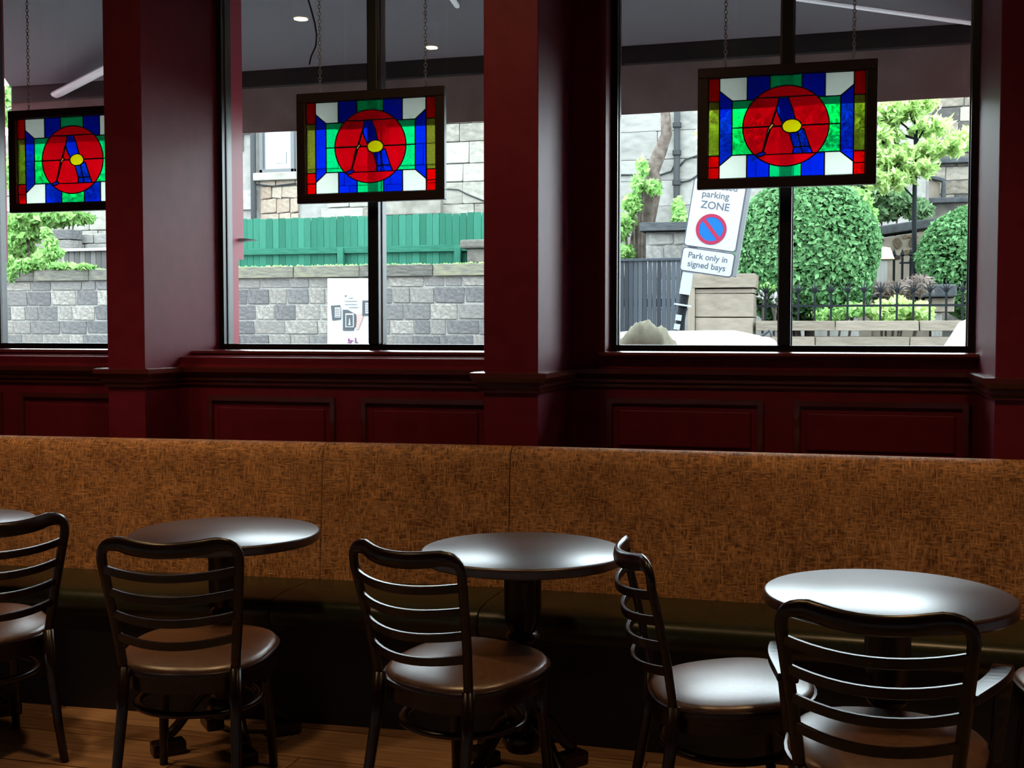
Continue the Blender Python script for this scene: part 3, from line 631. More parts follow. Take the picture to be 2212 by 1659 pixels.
# ------------------------------------------------------------------ green fence
zft = PY(760, 467, 14.5).z; zr = PY(760, 540, 14.45).z
fx0, fx1 = PY(505, 467, 14.5).x, -3.45
fc = empty('green_fence', (fx0, 14.5, 2.2), 0, 'green painted close-board fence standing behind the stone wall', 'fence'); fo_ = Vector((fx0, 14.5, 2.2))
bmz = MB().box(-.5, .5, -.5, .5, -.5, .5).mesh('board', M['fence'], bevel=.06, bseg=1)
x = fx0
while x < fx1:
    wd = random.uniform(.088, .104); h = zft - 2.05 + random.uniform(-.008, .008)
    inst('board', bmz, fc, Vector((x + wd / 2, 14.5 + random.uniform(-.006, .006), 2.05 + h / 2)) - fo_, (wd - .004, .02, h)); x += wd
inst('rail', bmz, fc, Vector(((fx0 + fx1) / 2, 14.455, zr)) - fo_, (fx1 - fx0, .05, .085))
for px in (737, 990, 1180):
    X = PY(px, 550, 14.44).x; inst('post', bmz, fc, Vector((X, 14.44, 2.22)) - fo_, (.085, .08, (zr - 2.22) * 2 + .06))
# ------------------------------------------------------------------ white notice on the garden wall
a = PY(706, 598, 13.93); c = PY(806, 760, 13.93)
nb = empty('notice_board', (a.x, 13.93, c.z), 0, 'white board with grey printed notices on the stone wall', 'notice board'); no = Vector((a.x, 13.93, c.z))
def nbox(name, m, px0, py0, px1, py1, y0=13.908, y1=13.918, poly=None, parent=nb):
    pts = poly or [(px0, py0), (px1, py0), (px1, py1), (px0, py1)]
    pp = [PY(x, y, 13.9) - no for x, y in pts]
    return MB().prism([(v.x, v.z) for v in pp], y0 - no.y, y1 - no.y).build(name, m, parent)
nbox('backing_board', M['white'], 706, 601, 808, 760, 13.92, 13.99)
nbox('notice_print', M['print'], 0, 0, 0, 0, poly=[(714, 660), (733, 659), (735, 664), (735, 690), (717, 692)])
nbox('notice_paper', M['white'], 723, 664, 735, 686, 13.902, 13.907)
for k in range(5): nbox('text_line', M['print'], 724, 667 + k * 4, 734, 668.2 + k * 4, 13.898, 13.9015)
nbox('notice_print', M['print'], 0, 0, 0, 0, poly=[(740, 669), (750, 669), (757, 673), (768, 679), (769, 703), (764, 708), (763, 714), (740, 714)])
nbox('notice_paper', M['white'], 746, 677, 764, 707, 13.902, 13.907)
nbox('notice_print', M['print'], 748, 680, 762, 705, 13.898, 13.9015)
nbox('figure_one', M['white'], 0, 0, 0, 0, 13.894, 13.8975, poly=[(754.6, 688), (756, 688), (757, 700), (758.5, 702), (752, 702), (754, 699)])
nbox('notice_print', M['print'], 782, 649, 801, 682); nbox('notice_paper', M['white'], 789, 654, 801, 677, 13.902, 13.907)
for k in range(5): nbox('text_line', M['print'], 790, 656.5 + k * 4, 798, 657.6 + k * 4, 13.898, 13.9015)
nbox('faded_print', M['pinkp'], 0, 0, 0, 0, poly=[(771, 678), (779, 677), (784, 684), (778, 700), (773, 712), (768, 712), (770, 690)])
for k, (x0, x1, y) in enumerate(((743, 771, 649.5), (743, 770, 656.5), (752, 773, 663), (752, 761, 643))): nbox('text_line', M['printlt'], x0, y, x1, y + 1.2)
nbox('tick_mark', M['print'], 0, 0, 0, 0, poly=[(743, 637.5), (745, 639), (748, 637.5), (745.5, 641)])
for pl in ([(751, 731), (753, 731), (754, 735), (762, 735.5), (762, 737), (751, 737)], [(766, 730), (768, 729.5), (768.5, 739), (772, 739), (772, 741), (766, 741)], [(750, 739), (758, 738.5), (758, 741), (750, 741)]): nbox('scrawl', M['purplep'], 0, 0, 0, 0, poly=pl)
# ------------------------------------------------------------------ leaves
def leaves(name, m, parent, pts, size, nrm=None, off=None, flat=.5, fold=.25, asp=.55):
    v, f = [], []
    for i, p in enumerate(pts):
        n_ = Vector((random.gauss(0, 1), random.gauss(0, 1), random.gauss(0, 1)))
        if nrm: n_ = n_ * flat + nrm[i]
        n_.normalize(); t = n_.cross(Vector((random.gauss(0, 1), random.gauss(0, 1), random.gauss(0, .6) - .8)))
        if t.length < 1e-4: continue
        t.normalize(); b_ = n_.cross(t); s = size * random.uniform(.6, 1.35); o = len(v); p = Vector(p) - (off or Vector((0, 0, 0)))
        v += [p - t * s, p + b_ * s * asp + n_ * s * fold, p + t * s, p - b_ * s * asp + n_ * s * fold]; f += [(o, o + 1, o + 2), (o, o + 2, o + 3)]
    me = bpy.data.meshes.new(name); me.from_pydata([tuple(q) for q in v], [], f); me.materials.append(m)
    ob = bpy.data.objects.new(name, me); col.objects.link(ob); ob.parent = parent; ob['kind'] = 'stuff'
    return ob
def sedir():
    d = Vector((random.gauss(0, 1), random.gauss(0, 1), random.gauss(0, 1))).normalized(); return d
def hedge(name, label, c, r, n_, size, m, p=3.0):
    root = empty(name, (c[0], c[1], 0), 0, label, 'hedge'); c = Vector(c); pts, nr = [], []
    for i in range(n_):
        d = sedir(); k = (abs(d.x) ** p + abs(d.y) ** p + abs(d.z) ** p) ** (-1 / p)
        q = Vector((d.x * r[0], d.y * r[1], d.z * r[2])) * k * random.uniform(.93, 1.035)
        q += Vector((1, 0, 1)) * .03 * math.sin(q.x * 9 + q.z * 7)
        pts.append(c + q); nr.append(Vector((d.x / r[0], d.y / r[1], d.z / r[2] + .3)).normalized())
    rings = []
    for i in range(13):
        ph = -PI / 2 + PI * i / 12; ring = []
        for k in range(20):
            a_ = 2 * PI * k / 20; d = Vector((math.cos(ph) * math.cos(a_), math.cos(ph) * math.sin(a_), math.sin(ph)))
            kk = (abs(d.x) ** p + abs(d.y) ** p + abs(d.z) ** p) ** (-1 / p) * .90
            ring.append((d.x * r[0] * kk, d.y * r[1] * kk, c.z + d.z * r[2] * kk))
        rings.append(ring)
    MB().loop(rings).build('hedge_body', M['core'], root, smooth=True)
    st = MB()
    for k in range(4): st.sweep([(random.uniform(-.2, .2) * r[0], random.uniform(-.2, .2), 0), (random.uniform(-.5, .5) * r[0], 0, c.z - r[2] * .7)], .04, seg=6)
    st.build('stem', M['bark'], root, smooth=True)
    leaves('foliage', m, root, pts, size, nr, Vector((c[0], c[1], 0)))
    return root
a = PY(1596, 560, 14.3); c = PY(1892, 560, 14.3); zt_ = PY(1745, 398, 14.2).z; zb = PY(1745, 700, 14.2).z
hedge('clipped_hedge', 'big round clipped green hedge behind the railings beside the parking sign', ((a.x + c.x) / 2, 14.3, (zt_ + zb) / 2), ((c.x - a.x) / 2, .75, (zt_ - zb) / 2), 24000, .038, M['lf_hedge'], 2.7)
a = PY(1990, 560, 15.6); zt_ = PY(2060, 440, 15.6).z; zb = PY(2060, 690, 15.6).z
hedge('clipped_hedge', 'smaller clipped green hedge beyond the slate-capped garden pier', (a.x + .98, 16.35, (zt_ + zb) / 2 + .03), (.95, .7, (zt_ - zb) / 2), 17000, .036, M['lf_hedge'], 2.6)
# ------------------------------------------------------------------ houses across the street
bc = blockmesh(M['st_cream'], 4, .02, .03); bk = blockmesh(M['st_pink'], 3, .08, .05); ba = blockmesh(M['st_ash'], 4, .01, .02); bt = blockmesh(M['st_tower'], 4, .03, .04)
HY = 19.0
hs = MB().box(-13.0, -5.5, HY + .05, HY + 6, 0, 5.2).build('stone_house', M['mortar']); tag(hs, 'cream stone house rising behind the green fence', 'house')
wa = PY(560, 240, HY); wb = PY(637, 372, HY)
pa, pb2 = PY(560, 388, HY), PY(645, 475, HY)
win = (wa.x - .06, wb.x + .06, wb.z - .16, wa.z + .2); pk = (pa.x, pb2.x, pb2.z - .3, pa.z)
courses(hs, -12.9, -5.55, 2.3, 5.18, HY, .34, .62, bc, holes=(win, pk), depth=.10)
courses(hs, pk[0] + .02, pk[1], pk[2], pk[3], HY, .22, .28, bk, depth=.10, holes=())
fw_ = MB(); t = .07; x0, x1, z0, z1 = wa.x, wb.x, wb.z, wa.z
for q in ((x0, x0 + t, z0, z1), (x1 - t, x1, z0, z1), (x0, x1, z0, z0 + t), (x0, x1, z1 - t, z1)): fw_.box(q[0], q[1], HY - .03, HY + .08, q[2], q[3])
wn = fw_.build('house_window', M['sash'], hs, bevel=.01)
boxo('pane', M['pane'], wn, x0 + t, x1 - t, HY + .03, HY + .045, z0 + t, z1 - t)
s0 = PY(592, 328, HY); s1 = PY(617, 352, HY); boxo('paper_notice', M['white'], wn, s0.x, s1.x, HY + .015, HY + .028, s1.z, s0.z)
boxo('sill', M['st_cream'], wn, x0 - .08, x1 + .08, HY - .12, HY + .05, z0 - .14, z0, .02)
X = PY(551, 400, HY).x
MB().sweep([(X, HY - .06, 1), (X, HY - .06, 5.2)], .05, seg=10).build('downpipe', M['pipe'], hs, smooth=True)
MB().sweep([PY(x, y, HY - .03) for x, y in ((960, 408), (990, 410), (1010, 420), (1060, 440))], .012, seg=6).build('wall_cable', M['pipe'], hs, smooth=True)
MB().sweep([PY(x, y, HY - .03) for x, y in ((545, 398), (590, 402), (640, 396))], .012, seg=6).build('wall_cable', M['pipe'], hs, smooth=True)
q0 = PY(828, 432, HY - .12); q1 = PY(952, 462, HY - .12); boxo('stone_ledge', M['st_cream'], hs, q0.x, q1.x, HY - .14, HY + .05, q1.z, q0.z, .02)
# grey ashlar house behind the sign
AYH = 21.0
ah = MB().box(-5.4, 1.3, AYH + .05, AYH + 1.8, 0, 5.35).build('ashlar_house', M['st_ash']); tag(ah, 'grey ashlar house with downpipe behind the parking sign', 'house')
courses(ah, -5.3, 1.25, 2.2, 5.33, AYH, .45, .95, ba, depth=.10, gap=.010, proud=.006)
X = PY(1463, 400, AYH).x
MB().sweep([(X, AYH - .08, 1.5), (X, AYH - .08, 5.35)], .055, seg=10).build('downpipe', M['pipe'], ah, smooth=True)
for y in (270, 330, 395, 450):
    pz = PY(1463, y, AYH - .08).z; MB().lathe([(.05, -.05), (.078, -.04), (.078, .04), (.05, .05)], 12, (X, AYH - .08, pz)).build('pipe_collar', M['pipe'], ah, smooth=S40)
for cp in (((1463, 365), (1480, 345), (1510, 335), (1560, 330)), ((1463, 395), (1490, 390), (1520, 370)), ((1420, 380), (1450, 370), (1463, 345)), ((1335, 378), (1380, 378), (1420, 372))):
    MB().sweep([PY(x, y, AYH - .04) for x, y in cp], .016, seg=6).build('wall_cable', M['pipe'], ah, smooth=True)
# church-like stone tower at the right
TY = 24.0; tx0 = PY(1988, 300, TY).x
tw = MB().box(tx0, tx0 + 4.5, TY + .05, TY + 4, 0, 6.1).build('stone_tower', M['mortar']); tag(tw, 'brown block-stone tower house rising behind the leafy tree', 'house')
courses(tw, tx0, tx0 + 2.6, 3.0, 6.05, TY, .30, .46, bt, depth=.12)
zl = PY(2060, 348, TY).z; boxo('string_course', M['slate'], tw, PY(2025, 348, TY).x, tx0 + 4.5, TY - .12, TY + .05, zl - .05, zl + .05, .02)
zl = PY(2040, 434, TY - .8).z; q0 = PY(1972, 434, TY - .8)
boxo('parapet', M['st_tower'], tw, q0.x + .05, tx0 + 4.5, TY - .85, TY - .5, 1.5, zl - .05); boxo('parapet_cap', M['slate'], tw, q0.x, tx0 + 4.5, TY - .95, TY - .45, zl - .05, zl + .05, .02)
g0, g1, g2 = PY(1980, 378, TY - .3), PY(2030, 395, TY - .3), PY(2030, 430, TY - .3)
MB().prism([(g0.x, g0.z), (g1.x, g1.z), (g1.x, g2.z - .1), (g0.x, g2.z - .1)], TY - .35, TY).build('porch_gable', M['st_sand'], tw)
MB().sweep([g0 + Vector((-.1, -.1, .05)), g1 + Vector((.06, -.1, .03)), g1 + Vector((.06, -.1, -.35))], .05, seg=6).build('porch_coping', M['slate'], tw)
# ------------------------------------------------------------------ gate, piers, low wall, railings (window 3)
GY = 13.0
gx0, gx1 = PY(1240, 600, GY).x, PY(1482, 600, GY).x; gzt = PY(1410, 561, GY).z
gt = empty('board_gate', (gx0, GY, 0), 0, 'black vertical-board gate beside the sandstone gatepost', 'gate'); go = Vector((gx0, GY, 0))
gbm = MB().box(-.5, .5, -.5, .5, -.5, .5).mesh('board', M['gate'], bevel=.08, bseg=1); x = gx0
while x < gx1 - .01:
    wd = .052; inst('board', gbm, gt, Vector((x + wd / 2, GY + random.uniform(-.004, .004), gzt / 2 + .02)) - go, (wd - .006, .022, gzt - .04)); x += wd
for z in (.35, 1.75): inst('rail', gbm, gt, Vector(((gx0 + gx1) / 2, GY + .04, z)) - go, (gx1 - gx0, .05, .09))
inst('gate_cap', gbm, gt, Vector(((gx0 + gx1) / 2, GY, gzt)) - go, (gx1 - gx0, .06, .03))
# wall with slab behind the gate
s0 = PY(1385, 482, 15.0); s1 = PY(1560, 484, 15.0)
bw = MB().box(s0.x + .06, s1.x, 15.02, 15.5, 0, s0.z - .12).build('garden_wall', M['mortar']); tag(bw, 'pale rubble wall with a slate slab behind the black gate', 'wall')
courses(bw, s0.x + .06, s1.x, 1.7, s0.z - .12, 15.0, .20, .26, blockmesh(M['st_ash'], 3, .10, .12))
inst('coping_stone', MB().box(-.5, .5, -.5, .5, -.5, .5).mesh('coping_stone', M['slate'], bevel=.05), bw, ((s0.x + s1.x) / 2, 15.2, s0.z - .06), (s1.x - s0.x, .7, .11))
# gatepost
a = PY(1502, 600, GY).x; c = PY(1628, 600, GY).x; ztp = PY(1560, 592, GY).z
gp = empty('stone_gatepost', ((a + c) / 2, GY, 0), 0, 'sandstone block gatepost between the black gate and the railings', 'gatepost'); po = Vector(((a + c) / 2, GY, 0))
sm = blockmesh(M['st_sand'], 3, .012, .02)
zs = [0, .45, .9, 1.32, PY(1560, 686, GY).z, PY(1560, 634, GY).z, ztp - .16]
for k in range(len(zs) - 1): inst('stone_block', sm[k % 3], gp, Vector(((a + c) / 2, GY + .2, (zs[k] + zs[k + 1]) / 2)) - po, (c - a, .5, zs[k + 1] - zs[k] - .006))
inst('gatepost_cap', sm[0], gp, Vector(((a + c) / 2 + .0, GY + .2, ztp - .075)) - po, (c - a + .04, .58, .15))
inst('corner_stone', sm[1], gp, Vector((a - .03, GY + .12, ztp / 2)) - po, (.07, .40, ztp - .1))
# low wall with coping and step
lz = PY(1850, 694, GY).z; lx0 = c + .03; lx1 = 4.5; ls = PY(1850, 722, GY - .2).z
lw = MB().box(lx0, lx1, GY, GY + .35, 0, lz - .16).build('low_wall', M['st_sand']); tag(lw, 'low sandstone wall carrying the iron railings', 'wall')
x = lx0; cs = blockmesh(M['st_sand'], 3, .015, .03)
while x < lx1 - .1:
    l = random.uniform(.75, 1.0); inst('coping_stone', random.choice(cs), lw, (x + l / 2, GY + .15, (lz + ls) / 2 + .02), (l - .008, .46, lz - ls - .03)); x += l
courses(lw, lx0, lx1, .8, ls - .02, GY - .03, .22, .8, cs, depth=.1)
# railings
rz_ = PY(1900, 660, GY + .12).z; ft = PY(1900, 632, GY + .12).z
rl = empty('iron_railing', (lx0, GY + .12, lz), 0, 'black iron railing with fan finials on the low sandstone wall', 'railing'); ro = Vector((lx0, GY + .12, lz))
inst('top_rail', MB().box(0, lx1 - lx0, -.012, .012, -.012, .012).mesh('top_rail', M['iron']), rl, Vector((lx0, GY + .12, rz_)) - ro)
barm = MB().box(-.011, .011, -.011, .011, -.02, ft - lz).mesh('bar', M['iron'])
fm = MB()
for k in range(5):
    an = (k - 2) * .42; fm.sweep([(0, 0, 0), (math.sin(an) * .04, 0, math.cos(an) * .05), (math.sin(an * 1.25) * .075, 0, math.cos(an * 1.2) * .115)], lambda t: .011 - .007 * t, seg=6)
fmm = fm.mesh('finial', M['iron'], smooth=True)
px = 1653
while px < 2260:
    X = PY(px, 680, GY + .12).x; b_ = inst('bar', barm, rl, Vector((X, GY + .12, lz)) - ro); inst('finial', fmm, b_, (0, 0, ft - lz)); px += 35.5
# slate-capped pier behind the railings
a = PY(1880, 606, 15.0); c = PY(2066, 616, 15.0); zz = PY(1980, 612, 15.0).z
pr = MB().prism([(a.x, zz - .17), (c.x, zz - .17), (c.x, zz - .02), (a.x, zz)], 14.9, 15.6).build('pier_slab', M['slate'], bevel=.02)
sp = empty('garden_pier', ((a.x + c.x) / 2, 15.2, 0), 0, 'slate-capped stone pier behind the fan-topped railings', 'pier'); pr.parent = sp; pr.location = (-sp.location.x, -15.2, 0)
a2 = PY(2008, 640, 15.0); inst('stone_block', sm[2], sp, ((a2.x + c.x) / 2 - sp.location.x, .05, zz - .26), (c.x - a2.x - .04, .5, .17))
inst('stone_block', ba[0], sp, ((a2.x + c.x) / 2 - .06 - sp.location.x, .05, (zz - .345) / 2), (c.x - a2.x - .18, .42, zz - .345))
inst('stone_block', sm[0], sp, ((a.x + a2.x) / 2 - sp.location.x, .1, (zz - .175) / 2), (a2.x - a.x - .06, .4, zz - .175))
# rubble wall and little gate further back
RY = 18.0; a = PY(1860, 500, RY); c = PY(2040, 466, RY)
z0, z1 = PY(1890, 492, RY).z, PY(2010, 474, RY).z
rb = MB().prism([(a.x, 0), (c.x, 0), (c.x, z1 + .02 - .15), (a.x, z0 - .2)], RY, RY + .4).build('rubble_wall', M['st_sand']); tag(rb, 'rubble stone wall with a sloping slab beyond the garden', 'wall')
MB().prism([(a.x + .15, z0 - .13), (c.x, z1 - .10), (c.x, z1 + .03), (a.x + .15, z0 + .0)], RY - .12, RY + .5).build('coping_stone', M['slate'], rb, bevel=.02)
rs = []
for k in range(5):
    nn = 9; q = [(.5 * (1 + random.uniform(-.22, .15)) * math.cos(2 * PI * i / nn), .5 * (1 + random.uniform(-.22, .15)) * math.sin(2 * PI * i / nn)) for i in range(nn)]
    rs.append(MB().prism(q, -.5, .5).mesh('stone', M['st_dark'], bevel=.06, bseg=1))
for px, py, w_, h_ in ((1905, 503, 14, 8), (1928, 497, 20, 17), (1955, 494, 22, 16), (1989, 495, 26, 14), (1973, 512, 20, 8), (1938, 525, 18, 28), (1970, 525, 16, 20), (1990, 530, 18, 16), (1900, 520, 20, 10), (1915, 540, 18, 14), (1955, 512, 10, 10), (1960, 545, 20, 12), (1985, 550, 18, 12), (1935, 555, 22, 10), (2008, 510, 14, 12), (1890, 508, 12, 12), (1910, 560, 16, 12), (1975, 565, 22, 12)):
    p = PY(px, py, RY); k_ = 17.0 / FPX; inst('stone', random.choice(rs), rb, (p.x, RY - .01, p.z), (w_ * k_, .05, h_ * k_), (0, random.uniform(-.3, .3), 0))
a = PY(1892, 560, 17.0); c = PY(1921, 560, 17.0)
yp = empty('small_gatepost', ((a.x + c.x) / 2, 17.2, 0), 0, 'grey gatepost with a yellow stone cap before the rubble wall', 'gatepost')
inst('shaft', ba[1], yp, (0, 0, a.z / 2), (c.x - a.x - .04, .25, a.z))
MB().prism([(-.16, 0), (.16, 0), (.10, .16), (-.13, .19)], -.16, .16).build('cap', noise_col(mat('yellow_sandstone', (0.6, 0.5, 0.3), 0.9), [(0.3, (0.55, 0.46, 0.25)), (0.7, (0.68, 0.60, 0.38))]), yp, bevel=.01).location = (0, 0, a.z)
gr = empty('iron_gate', (c.x + .14, 17.2, 0), 0, 'small black iron gate beside the yellow-capped gatepost', 'gate')
gz = PY(1950, 568, 17.2).z; gtop = PY(1950, 556, 17.2).z
bm_ = MB().box(-.016, .016, -.012, .012, 0, gtop).mesh('bar', M['iron'])
for px in (1931, 1949, 1967, 1985):
    X = PY(px, 580, 17.2).x; b_ = inst('bar', bm_, gr, (X - gr.location.x, 0, 0)); inst('finial', MB().lathe([(.001, 0), (.035, .03), (.02, .07), (.001, .12)], 8).mesh('finial', M['iron']), b_, (0, 0, gtop))
X1 = PY(1988, 580, 17.2).x; inst('rail', MB().box(0, X1 - gr.location.x, -.01, .01, -.012, .012).mesh('rail', M['iron']), gr, (0, 0, gz))
# ------------------------------------------------------------------ planting
def clump(name, label, spots, Y, size, m, cat='shrub', flat=.9, stem=True, sp=.35, asp=.55):
    """spots: (px, py, rx px, ry px, count) gaussian leaf clumps on the plane Y"""
    c = PY(spots[0][0], spots[0][1], Y); root = empty(name, (c.x, Y, 0), 0, label, cat); o = Vector((c.x, Y, 0)); pts = []; k = Y / FPX
    st = MB()
    for px, py, rx, ry, n_ in spots:
        q = PY(px, py, Y)
        if stem: st.sweep([Vector((o.x + (q.x - o.x) * .3, Y, 0)) - o, (Vector((q.x, Y, q.z - .05)) - o)], .015, seg=5)
        for i in range(n_):
            d = sedir() * random.uniform(.2, 1) ** .5; pts.append(q + Vector((d.x * rx * k, d.y * sp, d.z * ry * k)))
    if stem: st.build('stem', M['bark'], root)
    leaves('foliage', m, root, pts, size, None, o, asp=asp)
    return root
clump('leafy_shrub', 'lime green leafy plant behind the fan-topped railings', [(1905, 672, 28, 22, 330), (1945, 668, 30, 26, 380), (1985, 674, 28, 22, 330), (1930, 688, 50, 10, 200)], 13.75, .045, M['lf_lime'])
clump('dry_plant', 'pinkish dry-stemmed plant in front of the slate-capped pier', [(1915, 628, 28, 16, 200), (1955, 625, 28, 18, 240), (1990, 615, 24, 20, 200)], 14.2, .07, M['lf_pink'], asp=.10)
clump('leafy_shrub', 'dark leafy shrub below the maple tree', [(1890, 425, 40, 26, 520), (1940, 440, 44, 26, 560), (1980, 455, 30, 20, 300), (1905, 462, 36, 14, 260), (1840, 400, 60, 25, 500)], 19.5, .075, M['lf_dark'])
clump('leafy_shrub', 'bright green shrub on top of the big round hedge', [(1760, 412, 80, 14, 500), (1850, 440, 34, 34, 420), (1880, 480, 14, 30, 200)], 15.35, .05, M['lf_ivy'], sp=.2)
clump('leafy_shrub', 'low yellow-green plants under the big round hedge', [(1790, 680, 40, 16, 260), (1840, 670, 40, 16, 260), (1660, 622, 20, 10, 120)], 13.7, .04, M['lf_ivy'])
wf_ = clump('white_flowers', 'white blossoms hanging under the big round hedge', [(1648, 640, 8, 13, 40), (1676, 645, 9, 14, 40)], 13.5, .03, M['blossom'], 'flowers')
clump('ivy_vine', 'ivy growing up the thick vine trunk behind the black gate', [(1388, 360, 10, 18, 90), (1380, 400, 14, 22, 160), (1368, 440, 20, 22, 230), (1352, 480, 20, 22, 240), (1412, 405, 14, 16, 110), (1350, 545, 22, 18, 220), (1340, 500, 16, 20, 150), (1465, 460, 10, 40, 160), (1475, 478, 22, 10, 160)], 15.8, .055, M['lf_ivy'], 'ivy')
tr_ = PY(1400, 560, 16.2); vt = empty('vine_trunk', (tr_.x, 16.2, 0), 0, 'thick gnarled vine trunk against the grey house', 'tree'); vo = Vector((tr_.x, 16.2, 0))
MB().sweep([Vector((tr_.x, 16.2, 0)) - vo] + [PY(x, y, 16.2) - vo for x, y in ((1385, 620), (1380, 560), (1388, 500), (1400, 450), (1412, 400), (1408, 370), (1425, 330), (1440, 290), (1437, 240), (1440, 150))], lambda t: .19 - .14 * t, seg=9).build('trunk', M['bark'], vt, smooth=True)
MB().sweep([PY(x, y, 16.15) - vo for x, y in ((1392, 480), (1400, 430), (1415, 410), (1405, 375))], .045, seg=7).build('side_stem', M['bark'], vt, smooth=True)
# maple-like tree at the right of window 3
tb_ = PY(1968, 430, 17.0); tree = empty('maple_tree', (tb_.x, 17.0, 0), 0, 'pale lime maple tree in front of the stone tower', 'tree'); to = Vector((tb_.x, 17.0, 0))
MB().sweep([Vector((tb_.x + .1, 17, 0)) - to] + [PY(x, y, 17.0) - to for x, y in ((1975, 480), (1976, 400), (1978, 300), (1980, 200), (1976, 60))], lambda t: .035 - .015 * t, seg=8).build('trunk', M['iron'], tree, smooth=True)
br = MB(); pts = []
for spot in ((1905, 250, 42, 26, 420), (1955, 235, 46, 22, 420), (1990, 225, 30, 12, 180), (1900, 300, 36, 26, 330), (2010, 275, 34, 14, 230), (1930, 345, 44, 20, 380), (1985, 330, 44, 14, 300), (2040, 320, 44, 12, 280), (2075, 300, 26, 10, 150), (1920, 390, 40, 20, 320), (1985, 365, 34, 14, 220), (1890, 350, 20, 40, 260), (1820, 260, 60, 70, 700), (1740, 260, 60, 80, 700), (1640, 280, 60, 70, 500), (1570, 300, 50, 60, 300)):
    q = PY(spot[0], spot[1], 17.0); k = 17.0 / FPX
    br.sweep([PY(1976, spot[1] + 40, 17.0) - to, (q + PY(1976, spot[1] + 20, 17.0)) / 2 - to, q - to], .014, seg=5)
    for i in range(int(spot[4] * 2.2)):
        d = sedir() * random.uniform(.05, 1.25) ** .6; pts.append(q + Vector((d.x * spot[2] * 1.15 * k, d.y * .6, (d.z * spot[3] * .8 + 6 * math.sin(d.x * 9)) * k)))
br.build('branches', M['iron'], tree); leaves('foliage', M['lf_lime'], tree, pts, .065, None, to, asp=.35)
# left window: ivy over the wall, wall remains and boards behind
clump('ivy_mat', 'ivy spilling over the coping in front of the rubble yard', [(30, 590, 20, 22, 260), (60, 575, 34, 18, 330), (95, 560, 30, 24, 330), (110, 530, 14, 24, 160), (100, 505, 8, 18, 80), (130, 575, 34, 8, 180), (180, 576, 34, 6, 130), (20, 570, 14, 20, 150), (120, 545, 16, 14, 130)], 13.98, .052, M['lf_ivy'], 'ivy', sp=.12, stem=False)
a = PY(108, 495, 15.2); c = PY(152, 540, 15.2)
pk_ = empty('yard_pier', ((a.x + c.x) / 2, 15.2, 0), 0, 'grey block pier behind the ivy and grey boards', 'pier')
for k, (z0, z1) in enumerate(((0, c.z), (c.z, (a.z + c.z) / 2), ((a.z + c.z) / 2, a.z))): inst('stone_block', bg_[k], pk_, (0, .15, (z0 + z1) / 2), (c.x - a.x, .3, z1 - z0 - .008))
a = PY(138, 543, 14.8); c = PY(330, 590, 14.8)
gb = empty('board_fence', (a.x, 14.8, 0), 0, 'weathered grey board fence with pale top rail above the coping', 'fence'); gbm2 = MB().box(-.5, .5, -.5, .5, -.5, .5).mesh('board', M['greyboard'], bevel=.06, bseg=1); x = a.x
while x < c.x:
    inst('board', gbm2, gb, (x - a.x + .045, 0, a.z / 2), (.086, .02, a.z)); x += .09
inst('top_rail', MB().box(0, 1, -.08, .04, -.02, .02).mesh('top_rail', M['white']), gb, (-.05, 0, a.z + .015), (c.x - a.x, 1, 1))
a = PY(150, 494, 15.6); c = PY(330, 540, 15.6)
yw = MB().box(a.x, c.x, 15.6, 15.9, 0, a.z - .1).build('yard_wall', M['mortar']); tag(yw, 'pale rubble yard wall behind the grey boards', 'wall')
courses(yw, a.x, c.x, c.z - .3, a.z - .08, 15.57, .2, .4, blockmesh(M['st_ash'], 3, .05, .06))
clump('leafy_shrub', 'pale green bush filling the yard behind the ivy', [(60, 490, 50, 40, 520), (110, 470, 50, 24, 380), (40, 540, 30, 30, 240), (160, 470, 40, 16, 240), (30, 230, 40, 60, 420), (60, 380, 60, 60, 500), (160, 400, 70, 50, 500)], 17.0, .085, M['lf_ivy'], sp=.5)
yh = MB().box(-21, -13.3, 20.0, 24, 0, 5.3).build('stone_house', M['mortar']); tag(yh, 'pale stone house partly hidden by the yard bush', 'house')
courses(yh, -17.5, -13.4, 2.3, 5.2, 19.95, .36, .7, bc, depth=.1)
# ------------------------------------------------------------------ parking sign
def text_mesh(txt, width, m, name='lettering'):
    cu = bpy.data.curves.new('t', 'FONT'); cu.body = txt; cu.align_x = 'CENTER'; cu.align_y = 'CENTER'; cu.extrude = .004; cu.offset = .018
    ob = bpy.data.objects.new('t', cu); col.objects.link(ob); bpy.context.view_layer.update()
    me = bpy.data.meshes.new_from_object(ob.evaluated_get(bpy.context.evaluated_depsgraph_get())); bpy.data.objects.remove(ob)
    xs = [v.co.x for v in me.vertices]; w_ = max(xs) - min(xs); cx = (max(xs) + min(xs)) / 2
    me.transform(Matrix.Translation((-cx, 0, 0))); me.transform(Matrix.Scale(width / w_, 4)); me.name = name; me.materials.clear(); me.materials.append(m)
    return me
SY = 10.2; roll = .158; scn = PY(1533, 485, SY)
tl_ = scn.z / math.cos(roll); base = scn - Vector((math.sin(roll), 0, math.cos(roll))) * tl_
sg = empty('parking_sign', base - Vector((.12 * math.cos(roll), 0, 0)), 0, 'leaning white restricted-parking sign with blue and red roundel', 'sign'); sg.rotation_euler = (0, roll, 0)
def rrect(w_, h_, r=.03, n_=5):
    out = []
    for cx, cz, a0 in ((w_ - r, h_ - r, 0), (-w_ + r, h_ - r, 90), (-w_ + r, -h_ + r, 180), (w_ - r, -h_ + r, 270)):
        out += [(cx + r * math.cos(math.radians(a0 + 90 * i / n_)), cz + r * math.sin(math.radians(a0 + 90 * i / n_))) for i in range(n_ + 1)]
    return out
MB().lathe([(.038, 0), (.038, tl_ + .42), (.001, tl_ + .43)], 14, (0, .04, 0)).build('pole', M['iron'], sg, smooth=S40)
sx = .12 + .03
